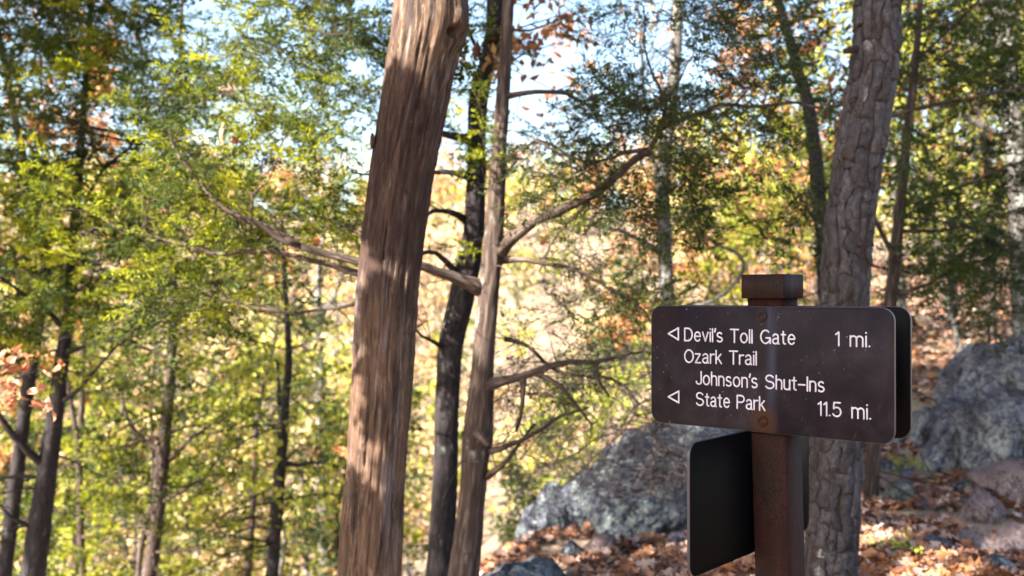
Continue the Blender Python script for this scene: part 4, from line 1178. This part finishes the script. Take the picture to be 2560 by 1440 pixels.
# far wood across the valley: one mass nobody could count
frng = np.random.RandomState(77)
acc = Acc(); wood = Acc()
n = 900
fy = 45 + 150 * frng.rand(n) ** .9; fx = (frng.rand(n) * 1.5 - .72) * fy * 1.0
fz = terrain(fx, fy); fh = 5 + 9 * frng.rand(n) ** 2
sp_ = frng.rand(n)
nl = 110
for sel, mn in ((sp_ < .44, 'peach'), ((sp_ >= .44) & (sp_ < .72), 'yellow'), ((sp_ >= .72) & (sp_ < .87), 'orange'), (sp_ >= .87, 'cedar')):
    m_ = sel.sum(); c = np.stack([fx[sel], fy[sel], fz[sel] + fh[sel] * .62], -1)
    cl = nrm(frng.randn(m_, 14, 3)) * frng.rand(m_, 14, 1) ** .5
    P = c[:, None] + cl * (fh[sel] * .3)[:, None, None] * np.array([1, 1, 1.2])
    P = P[:, :, None] + frng.randn(m_, 14, 8, 3) * (fh[sel] * .075)[:, None, None, None]
    P = P.reshape(-1, 3); q = len(P); sc_ = np.repeat(np.clip(c[:, 1] / 100, .5, 1.6), 14 * 8)
    V, F = leaf_quads(P, nrm(frng.randn(q, 3)), .55 * sc_ * (.6 + .8 * frng.rand(q)), .38 * sc_, frng)
    tt = np.clip(np.repeat(frng.rand(m_), 112) * .6 + frng.rand(q) * .4, 0, 1).repeat(4)
    o = build('far_wood', V, [F], M[mn], attrs={'tint': tt})
    tag(o, {'peach': 'pale peach autumn crowns of the sunlit wood across the valley', 'yellow': 'yellow green crowns of the sunlit wood across the valley',
            'orange': 'orange crowns of the wood across the valley', 'cedar': 'scattered green cedars of the wood across the valley'}[mn], 'woodland', kind='stuff')
A = np.stack([fx, fy, fz - .3], -1); B = A + np.stack([frng.randn(n) * .4, frng.randn(n) * .4, fh * .95], -1)
V, F, st = prisms(A, B, .13, .04)
A2 = np.repeat(A + (B - A) * .45, 4, 0); B2 = A2 + nrm(frng.randn(n * 4, 3) + [0, 0, .8]) * 2.6
V2, F2, st2 = prisms(A2, B2, .06, .02)
wood.add(V, F, st=st); wood.add(V2, F2, st=st2)
V, F, A_ = wood.out()
tag(build('far_trunks', V, F, M['palebark'], attrs=A_), 'bare pale trunks and limbs of the wood across the valley', 'woodland', kind='stuff')

# ------------------------------------------------------------------ unseen trees behind and left of the viewpoint, crowns shaped to shade the sign
def shade_tree(x, y, h, seed, label, C, mat, kind, ll=.15, lw=.09, L=.45):
    z0 = float(terrain(x, y)); r = np.random.RandomState(seed)
    k = np.linspace(0, 1, 7); P = np.stack([x + .2 * r.randn(7) * k, y + .2 * r.randn(7) * k, z0 - .3 + (h + .3) * k], -1)
    t = Tree('oak_tree' if kind != 'cedar' else 'cedar_tree', label, (x, y, z0), M['oakbark'], seed=seed)
    t.wood('trunk', P, .17 * (1 - .85 * k), 12, 40)
    t.foliage(C, mat, 7, L, 14, ll, lw, kind=kind, rmin=.01, twigr=.003); t.done()
orng = np.random.RandomState(9)
def shade_pts(n, boxes, t0, t1):
    out = []
    for (x0, x1, y0, y1, z0, z1, w) in boxes:
        m_ = int(n * w)
        P = np.stack([orng.uniform(x0, x1, m_), orng.uniform(y0, y1, m_), orng.uniform(z0, z1, m_)], -1)
        out.append(P + S * orng.uniform(t0, t1, (m_, 1)))
    return np.vstack(out)
boxes = [(.1, 1.4, 2.0, 2.9, .7, 1.7, .34), (.5, 3.2, 3.6, 6.5, .3, 3.4, .9), (.3, 5, 5, 12, 0, 1.2, .9), (1.5, 5.5, 6.5, 9, 1, 4.5, .5), (.1, 1.6, 4.3, 5.4, 2.0, 3.2, .3), (-.4, 1.2, 4.6, 5.6, -.2, 1.15, .7), (.0, 4.8, 4.4, 9, -.3, .6, 3.4), (.9, 1.5, 3.8, 4.2, -.3, 1.2, 1.0)]
C = shade_pts(260, boxes, 9, 15)
C = C[C[:, 2] > 4.2]
lit = np.vstack([region(60, 300, 900, 0, 700, 4.6, 6.0), region(30, 890, 1050, -40, 160, 3.4, 3.6), region(20, 890, 1030, 700, 1150, 3.4, 3.6), region(24, 1195, 1260, 300, 800, 4.9, 5.1), region(16, 1260, 1500, 480, 600, 4.8, 5)])
def clear_of(C, lit, r):
    ok = np.ones(len(C), bool)
    for q in lit:
        v = C - q; tt = v @ S
        ok &= ~((np.linalg.norm(v - tt[:, None] * S, axis=1) < r) & (tt > 0))
    return C[ok]
snag_lit = np.vstack([region(40, 960, 1150, -120, 165, 3.4, 3.5), region(16, 905, 980, 690, 765, 3.4, 3.5), region(50, 885, 1000, 880, 1190, 3.4, 3.5)])
C = clear_of(C, lit, .55)
C = clear_of(C, snag_lit, .72)
C = clear_of(C, lit[60:], .64)
print('shade clusters', len(C))
dap = shade_pts(1, [(-4.2, -1.6, 6, 8, .2, 3.4, 34), (-4.2, -.8, 8, 11.5, -2.5, 1.4, 44)], 8, 13)
dap = clear_of(dap, lit, .5)
trunks = [(-4.0, -4.5), (-7.5, -5.0), (-3.0, -3.0), (-6.0, -8.5)]
own = np.argmin([np.hypot(C[:, 0] - a, C[:, 1] - b) for a, b in trunks], 0)
lab = ['tall oak behind the viewpoint that shades the trail sign', 'tall cedar down the slope left of the viewpoint', 'near oak left of the viewpoint', 'farthest oak behind the viewpoint']
for i, (a, b) in enumerate(trunks):
    if (own == i).sum() > 2:
        shade_tree(a, b, 11 if i != 2 else 9, 300 + i, lab[i], C[own == i], 'cedar' if i == 1 else 'orange', 'cedar' if i == 1 else 'broad')

gpts = []
for k in range(300):
    g_, d_ = ground_at(orng.uniform(1250, 2600), orng.uniform(1180, 1440)); gpts.append(g_ + S * orng.uniform(9, 15))
gpts = clear_of(clear_of(np.array(gpts), lit, .36), snag_lit, .36)
print('ground shade', len(gpts))
shade_tree(-4.8, -4.0, 11, 330, 'slender oak behind the viewpoint that shades the leafy ground', gpts, 'orange', 'broad', L=.3)  # added out of view, leaf clusters set along sun rays from the ground
shade_tree(-10.5, -1.0, 12, 320, 'tall oak down the slope far left of the viewpoint', dap, 'orange', 'broad')  # added out of view to throw broken shade on the left trees
# unseen small cedar left of the viewpoint, added so its twigs dapple the dead trunk
def toward(x, y, d, t0): return at(x, y, d) + S * t0
P = np.array([[-3.3, 1.2, terrain(-3.3, 1.2) - .2], [-3.25, 1.25, 1.0], [-3.15, 1.3, 2.4], [-3.0, 1.3, 3.6]])
t = Tree('cedar_tree', 'small cedar left of the viewpoint dappling the dead trunk', (P[0][0], P[0][1], P[0][2] + .2), M['cedarbark'], seed=310)
t.wood('trunk', P, [.06, .05, .04, .015], 12)
Pb = np.array([toward(840, 985, 3.5, 2.6), toward(900, 978, 3.5, 2.3), toward(960, 968, 3.5, 2.05), toward(1040, 955, 3.5, 1.8)])
t.wood('branch', np.vstack([[-3.22, 1.25, 1.5], Pb]), [.02, .015, .014, .013, .011], 8)
dk = []
for (x0, x1, y0, y1, n_) in ((960, 1120, 235, 420, 30), (930, 1090, 420, 640, 56), (900, 950, 400, 640, 18), (975, 1040, 780, 860, 12), (895, 950, 790, 830, 4), (1000, 1025, 880, 1150, 9), (850, 1015, 1225, 1500, 46), (872, 885, 900, 1180, 6)):
    for k in range(n_): dk.append(toward(orng.uniform(x0, x1), orng.uniform(y0, y1), 3.45, orng.uniform(1.9, 2.9)))
dk = clear_of(np.array(dk), snag_lit, .085)
dk = np.vstack([dk, np.array([toward(orng.uniform(925, 1050), orng.uniform(785, 850), 3.45, orng.uniform(2, 2.8)) for k in range(16)]), np.array([toward(orng.uniform(880, 1040), orng.uniform(962, 985), 3.45, orng.uniform(2, 2.6)) for k in range(3)]), np.array([toward(orng.uniform(995, 1040), orng.uniform(870, 1200), 3.45, orng.uniform(2, 2.8)) for k in range(10)])])
print('dapple clusters', len(dk))
t.foliage(dk, 'cedar', 5, .07, 18, .042, .022, rmin=.002)
t.done()

# ------------------------------------------------------------------ rocks
def rock(name, label, x0, x1, y0, y1, d, mat, seed, depth=1.0, cat='boulder', group=None, sub=5, rough_=.22, facet=.5, shear=0.0, sink=.25, yaw=0.0, outline=None):
    """stone that fills the pixel box x0..x1, y0..y1 when seen at distance d"""
    a, b = at(x0, (y0 + y1) / 2, d), at(x1, (y0 + y1) / 2, d)
    w = b[0] - a[0]; zt_, zb_ = at(0, y0, d)[2], at(0, y1, d)[2]
    h = zt_ - zb_; c = (a + b) / 2
    import bmesh
    bm = bmesh.new(); bmesh.ops.create_icosphere(bm, subdivisions=sub, radius=1)
    V = np.array([v.co[:] for v in bm.verts]); F = np.array([[v.index for v in f.verts] for f in bm.faces]); bm.free()
    r = np.random.RandomState(seed)
    # cut by random planes -> facets
    for k in range(int(16 * facet) + 4):
        nn = nrm(r.randn(3)); dd_ = r.uniform(.5, .82); q = V @ nn
        V = V - np.clip(q - dd_, 0, 9)[:, None] * nn * .97
    V[:, 2] = np.where(V[:, 2] < -.5, -.5 + (V[:, 2] + .5) * .4, V[:, 2])
    mn, mx = V.min(0), V.max(0); V = (V - mn) / (mx - mn) * 2 - 1
    V = V * np.array([w / 2, w / 2 * depth, h / 2 * (1 + sink)])
    V[:, 0] += shear * V[:, 2]
    s_ = max(w, h)
    cr = np.abs(fbm(V * (2.2 / s_) + seed, 4))
    nrmv = nrm(V / np.array([w / 2, w / 2 * depth, h / 2]) ** 2)
    cr2 = np.abs(fbm(V * (6 / s_) + seed * 5, 4)); blk = np.round(fbm(V * (3.0 / s_) + seed * 9, 2) * 3) / 3
    V = V + nrmv * ((-np.clip(.16 - cr, 0, 1) * .9 - np.clip(.12 - cr2, 0, 1) * .5 + .20 * blk + .22 * fbm(V * (5.5 / s_) + seed * 2, 5) * rough_ * 2)[:, None] * min(w, h) * .5)
    if yaw:
        cc, ss_ = math.cos(yaw), math.sin(yaw); V = np.stack([V[:, 0] * cc - V[:, 1] * ss_, V[:, 0] * ss_ + V[:, 1] * cc, V[:, 2]], -1)
    loc = np.array([c[0], d + w / 2 * depth * .3, (zt_ + zb_) / 2 - h * sink / 2])
    o = build(name, V + loc, [F], M[mat], loc=loc, smooth=False)
    return tag(o, label, cat, group)

def rock_at(name, label, x0, x1, y0, y1, mat, seed, **k):
    g, d = ground_at((x0 + x1) / 2, y1 - .12 * (y1 - y0))
    return rock(name, label, x0, x1, y0, y1, d, mat, seed, **k)

rock('boulder', 'long blue grey lichened boulder left of the lower black board, sloping down to the left', 1310, 1930, 1062, 1430, 7.6, 'rock', 41, depth=.9, shear=.35, sub=6, sink=.3)
rock('boulder', 'steep grey shoulder of rock at the left foot of the long boulder', 1296, 1480, 1215, 1400, 7.3, 'rock', 42, depth=.9, shear=.25, sub=5)
rock('boulder', 'upper part of the rock ledge behind the sapling twigs', 1600, 2040, 1050, 1300, 8.6, 'rock', 43, depth=.8, shear=.2, sub=6)
rock('boulder', 'low mossy green rock at the bottom right of the twin trunks', 1165, 1400, 1392, 1540, 5.9, 'rock', 44, depth=1.0, shear=.3, sub=5)
rock('boulder', 'large blue grey outcrop streaked with pale lichen at the right edge', 2300, 2760, 905, 1240, 8.2, 'outcrop', 45, depth=.9, shear=.3, sub=6, facet=.9)
rock('boulder', 'upper block of the outcrop under the branches at the right edge', 2350, 2640, 870, 1060, 8.9, 'outcrop', 46, depth=.8, shear=.15, sub=6, facet=.9)
rock('boulder', 'low angular wedge at the left foot of the right hand outcrop', 2275, 2470, 1010, 1225, 7.8, 'outcrop', 61, depth=.8, shear=.25, sub=5, facet=1.3)
rock('boulder', 'fractured middle block jutting from the right hand outcrop', 2400, 2620, 940, 1150, 7.6, 'outcrop', 62, depth=.8, shear=.2, sub=5, facet=1.3, yaw=.5)
rock('boulder', 'pale topmost slab of the right hand outcrop under the cedar', 2430, 2720, 850, 980, 8.4, 'outcrop', 63, depth=.8, shear=.2, sub=5, facet=1.3, yaw=-.4)
rock('boulder', 'darker rounded shoulder between the two ends of the long boulder', 1480, 1720, 1150, 1350, 7.0, 'rock', 64, depth=.6, shear=.3, sub=5, facet=1.2)
rock_at('stone', 'pale green lichened stone half buried in leaves right of the sign', 2205, 2300, 1205, 1268, 'greenrock', 47, cat='stone', sub=4)
rock_at('stone', 'squared purple brown stone with a dark gap beneath it near the right edge', 2402, 2522, 1218, 1312, 'pinkrock', 48, cat='stone', sub=5, facet=1.2, depth=.8)
rock_at('stone', 'long purple brown slab behind the squared stone at the right edge', 2450, 2640, 1155, 1262, 'pinkrock', 49, cat='stone', sub=5, facet=1.2)
rock_at('stone', 'flat blue stone on the path between orange leaves', 2298, 2382, 1342, 1384, 'bluerock', 50, cat='stone', sub=4)
rock_at('stone', 'pinkish rounded stone among the leaves left of the lower black board', 1462, 1546, 1330, 1392, 'pinkrock', 51, cat='stone', sub=4)
rock_at('stone', 'small grey stone against the foot of the lower black board', 1672, 1730, 1325, 1372, 'bluerock', 52, cat='stone', sub=4)
rock_at('stone', 'flat tan stone by the path at the lower right corner', 2400, 2520, 1330, 1385, 'pinkrock', 53, cat='stone', sub=4)
rock_at('stone', 'grey stone at the very bottom near the right corner', 2440, 2540, 1385, 1440, 'rock', 54, cat='stone', sub=4)
rock_at('stone', 'pink slab at the right edge beside the tan stone', 2500, 2620, 1322, 1400, 'pinkrock', 58, cat='stone', sub=4)
rock_at('stone', 'small pale stone in the leaves right of the green stone', 2200, 2250, 1150, 1182, 'rock', 55, cat='stone', sub=4)
rock_at('stone', 'greyish stone in shade beneath the right end of the signs', 2160, 2260, 1060, 1110, 'rock', 56, cat='stone', sub=4)
rock_at('stone', 'half buried stone left of the pinkish stone', 1400, 1460, 1352, 1396, 'rock', 57, cat='stone', sub=4)
srng = np.random.RandomState(31)
for k in range(34):
    x, y = srng.uniform(2130, 2600), srng.uniform(1130, 1440)
    if k % 4 == 0: x, y = srng.uniform(1350, 1860), srng.uniform(1340, 1440)
    w_ = srng.uniform(18, 60)
    rock_at('pebble', 'small loose stone lying in the leaf litter', x, x + w_, y, y + w_ * .55, srng.choice(['pinkrock', 'rock', 'bluerock']), 60 + k, cat='stone', sub=3, group='small loose stones in the leaf litter')

# ------------------------------------------------------------------ fallen oak leaves
def oak_leaf(seed, oval=False, n=9):
    """lobed outline, midrib fold and curl; length 1 along x"""
    r = np.random.RandomState(seed)
    t = np.linspace(0, 1, n)
    if oval: wd = .30 * np.sin(np.pi * np.clip(t, 0, 1)) ** .7; wd[0] = .01
    else:
        wd = .30 * np.sin(np.pi * t ** .8) ** .6 * np.where(np.arange(n) % 2 == 1, 1.15, .48) * (1 + .15 * r.randn(n)); wd[0] = .012; wd[-1] = .02
    xs = t + (0 if oval else 1) * np.where(np.arange(n) % 2 == 1, .05, -.02)
    c1, c2, tw = r.uniform(-.5, .9), r.uniform(.1, .9), r.uniform(-.8, .8)
    V = []
    for s in (-1, 0, 1):
        y = wd * s
        z = c1 * (xs - .5) ** 2 + c2 * np.abs(y) * .8 + tw * y * (xs - .5) + .03 * r.randn(n) * abs(s)
        V.append(np.stack([xs * (1 if s else 1) - .5, y, z], -1))
    V = np.vstack(V)
    F = [(j, j + 1, n + j + 1, n + j) for j in range(n - 1)] + [(n + j, n + j + 1, 2 * n + j + 1, 2 * n + j) for j in range(n - 1)]
    return V, np.array(F)
VAR = [oak_leaf(k) for k in range(8)] + [oak_leaf(20 + k, True) for k in range(2)] + [oak_leaf(40 + k, False, 4) for k in range(4)]
lrng = np.random.RandomState(12)
N = 42000
ang = np.radians(lrng.uniform(-8, 32, N)); dd = 3.6 + 20 * lrng.rand(N) ** 1.5
lx, ly = np.sin(ang) * dd, np.cos(ang) * dd
dens = vnoise(np.stack([lx * 1.3, ly * 1.3, lx * 0], -1)) + .5 * vnoise(np.stack([lx * 4, ly * 4, lx * 0], -1))
# the trodden path near the lower right stays barer
bare = np.exp(-((lx - 2.75) / .55) ** 2) * np.exp(-((ly - 6.3) / 1.5) ** 2) * .6
keep = (dens - 1.4 * bare > -.75) & (lx > -.75 + .1 * (ly - 5))
lx, ly, dd = lx[keep], ly[keep], dd[keep]
lz = terrain(lx, ly)
px_ = 1280 + FPX * lx / ly; py_ = 737 - (lz - CAM_Z) / ly * FPX
inview = (px_ > 1150) & (px_ < 2600) & (py_ < 1470)
near = np.where(inview)[0]; near = near[np.argsort(dd[near])][:300]
isnear = np.zeros(len(lx), bool); isnear[near] = True
meshes = []
for k, (V, F) in enumerate(VAR):
    me = bpy.data.meshes.new('leaf'); me.from_pydata([tuple(v) for v in V], [], [tuple(int(i) for i in f) for f in F]); me.materials.append(M['leaf1']); meshes.append(me)
for i in near:
    o = bpy.data.objects.new('leaf', meshes[lrng.randint(8)])
    col.objects.link(o); o.parent = ground
    s = lrng.uniform(.085, .15)
    o.scale = (s, s, s); o.location = (lx[i], ly[i], lz[i] + lrng.uniform(.012, .035))
    o.rotation_euler = (lrng.randn() * .35, lrng.randn() * .35, lrng.rand() * 6.28)
acc = Acc()
idx = np.where(~isnear)[0]; var = np.where(dd[idx] > 8.0, lrng.randint(10, 14, len(idx)), lrng.randint(0, 10, len(idx)))
for k, (V0, F0) in enumerate(VAR):
    ids = idx[var == k]; m_ = len(ids)
    if not m_: continue
    a = lrng.rand(m_) * 6.283; b = lrng.randn(m_) * .4; c = lrng.randn(m_) * .4; s = lrng.uniform(.07, .13, m_)
    if k in (8, 9): s *= .6
    ca, sa, cb, sb, cc, sc_ = np.cos(a), np.sin(a), np.cos(b), np.sin(b), np.cos(c), np.sin(c)
    X_, Y_, Z_ = V0.T
    y1 = Y_[None] * cb[:, None] - Z_[None] * sb[:, None]; z1 = Y_[None] * sb[:, None] + Z_[None] * cb[:, None]
    x2 = X_[None] * cc[:, None] + z1 * sc_[:, None]; z2 = -X_[None] * sc_[:, None] + z1 * cc[:, None]
    x3 = x2 * ca[:, None] - y1 * sa[:, None]; y3 = x2 * sa[:, None] + y1 * ca[:, None]
    V = np.stack([x3, y3, z2], -1) * s[:, None, None] + np.stack([lx[ids], ly[ids], lz[ids] + .01 + .03 * lrng.rand(m_)], -1)[:, None]
    F = (np.arange(m_)[:, None, None] * len(V0) + F0[None]).reshape(-1, 4)
    acc.add(V.reshape(-1, 3), F, tint=np.repeat(lrng.rand(m_), len(V0)))
V, F, A_ = acc.out()
tag(build('leaf_litter', V, F, M['litter'], attrs=A_), 'carpet of fallen brown and orange oak leaves on the slope', 'leaf litter', kind='stuff')

# dry leaves caught in the branches
spots = [(548, 335, 4.7, 'curled orange oak leaf caught in the cedar sprays at upper left', .11), (585, 350, 4.7, 'second orange oak leaf hanging beside the curled one at upper left', .09), (565, 225, 4.8, 'single brown leaf hanging above the orange ones at upper left', .10),
         (1283, 392, 4.85, 'orange leaf cluster against the cedar trunk in the sky gap', .10), (1865, 160, 4.7, 'brown leaf hanging in the sprays above the sign', .075), (1765, 600, 5.0, 'rust leaf dangling just above the sign left of the post cap', .08),
         (2480, 338, 6.5, 'small bright red leaf among the green branches at upper right', .07), (2020, 118, 6.6, 'dark red brown leaf left of the scaly trunk near the top', .12), (1362, 595, 4.9, 'dull orange leaf under the long sunlit limb', .08),
         (1190, 130, 5.2, 'russet leaf between the two thin trunk tops', .10), (790, 600, 4.6, 'small orange leaf on the big dark limb left of the dead trunk', .07), (860, 1130, 6.0, 'rusty leaf tuft touching the left side of the dead trunk', .16)]
for k, (x, y, d, lb, s) in enumerate(spots):
    o = bpy.data.objects.new('dry_leaf', meshes[k % 8]); col.objects.link(o)
    o.location = at(x, y, d); o.scale = (s, s, s); o.rotation_euler = (lrng.rand() * 2 + .6, lrng.randn() * .8, lrng.rand() * 6)
    tag(o, lb, 'leaf')

# copper leaved shoot at the left edge
t = Tree('oak_sapling', 'sapling with shiny copper oval leaves at the left edge', (0, 0, 0), M['twig'], cat='sapling', seed=70)
b0 = at(-170, 1000, 4.6); t.root.location = (b0[0], b0[1], float(terrain(b0[0], b0[1])))
t.wood('trunk', np.vstack([np.array(t.root.location), at(-190, 1250, 4.6), b0]), [.014, .012, .008], 8)
tw_ = []
for pts in ([(-170, 1000), (-60, 970), (20, 955), (70, 935), (100, 920)], [(-100, 980), (-20, 1000), (50, 1000), (110, 1000)], [(-60, 970), (0, 930), (40, 900), (50, 885)]):
    Pb = at_many([(x, y, 4.6 + .03 * k) for k, (x, y) in enumerate(pts)]); Cc, _ = t.wood('branch', Pb, np.linspace(.005, .0015, len(pts)), 6); tw_.append(Cc)
for k in range(62):
    Cc = tw_[k % 3]; p = Cc[lrng.randint(len(Cc) // 3, len(Cc))]
    o = bpy.data.objects.new('leaf', None if False else meshes[8 + k % 2]); col.objects.link(o); o.parent = t.root
    s = lrng.uniform(.045, .07); o.scale = (s, s * 1.3, s)
    o.location = Vector(p + lrng.randn(3) * [.03, .05, .03]) - t.root.location
    o.rotation_euler = (lrng.randn() * .7 + .5, lrng.randn() * .6, lrng.rand() * 6.28)
    o.material_slots[0].link = 'OBJECT'; o.material_slots[0].material = M['copper']
t.done()

# dead twig leaning in the leaves and little green sprigs at the right
g1, d1 = ground_at(2350, 1215)
P = np.vstack([g1, at(2318, 1170, d1 - .05), at(2296, 1122, d1 - .15)])
V, F, st = tube(spline(P, 10), np.linspace(.006, .003, 10), 6)
tag(build('dead_stick', V, F, M['twig'], attrs={'st': st}, loc=P[0]), 'thin bare stick leaning left out of the leaves in front of the outcrop', 'stick')
for k, (x, y, lb) in enumerate(((2262, 1180, 'small green seedling beside the green lichened stone'), (2445, 1225, 'tiny green sprout between the squared stone and the outcrop'),
                                (2285, 1400, 'thin yellow green grass tuft at the bottom of the path'), (1400, 1250, 'green moss tuft on the shoulder of the long boulder'))):
    g, d = ground_at(x, y)
    t = Tree('seedling', lb, g, M['twig'], cat='plant', seed=80 + k)
    t.wood('stem', np.vstack([g, g + [.01, 0, .12]]), [.003, .001], 5, 4)
    t.foliage(g + lrng.randn(7, 3) * [.05, .05, .02] + [0, 0, .08], 'yellow', 4, .07, 6, .03, .012, kind='broad', rmin=.001, name='leaves')
    t.done()
# pale bare sapling by the outcrop
g, d = ground_at(2405, 900)
t = Tree('bare_sapling', 'pale leafless sapling rising behind the right hand outcrop', g, M['palebark'], cat='sapling', seed=90)
t.wood('trunk', np.vstack([g, at(2392, 840, d), at(2370, 760, d), at(2350, 680, d), at(2340, 600, d)]), np.array([11, 9, 8, 6, 4]) * d / FPX, 8)
for pts in ([(2370, 770, 7), (2420, 730, 5), (2470, 700, 3)], [(2375, 790, 6), (2330, 800, 4), (2290, 790, 3)], [(2392, 840, 6), (2430, 820, 5), (2500, 770, 3)]):
    Pb, Rb = pxtrunk(pts, d); t.wood('branch', Pb, Rb, 6)
t.done()
print('tris', sum(len(o.data.loops) - 2 * len(o.data.polygons) for o in bpy.data.objects if o.type == 'MESH'), 'objs', len(bpy.data.objects))
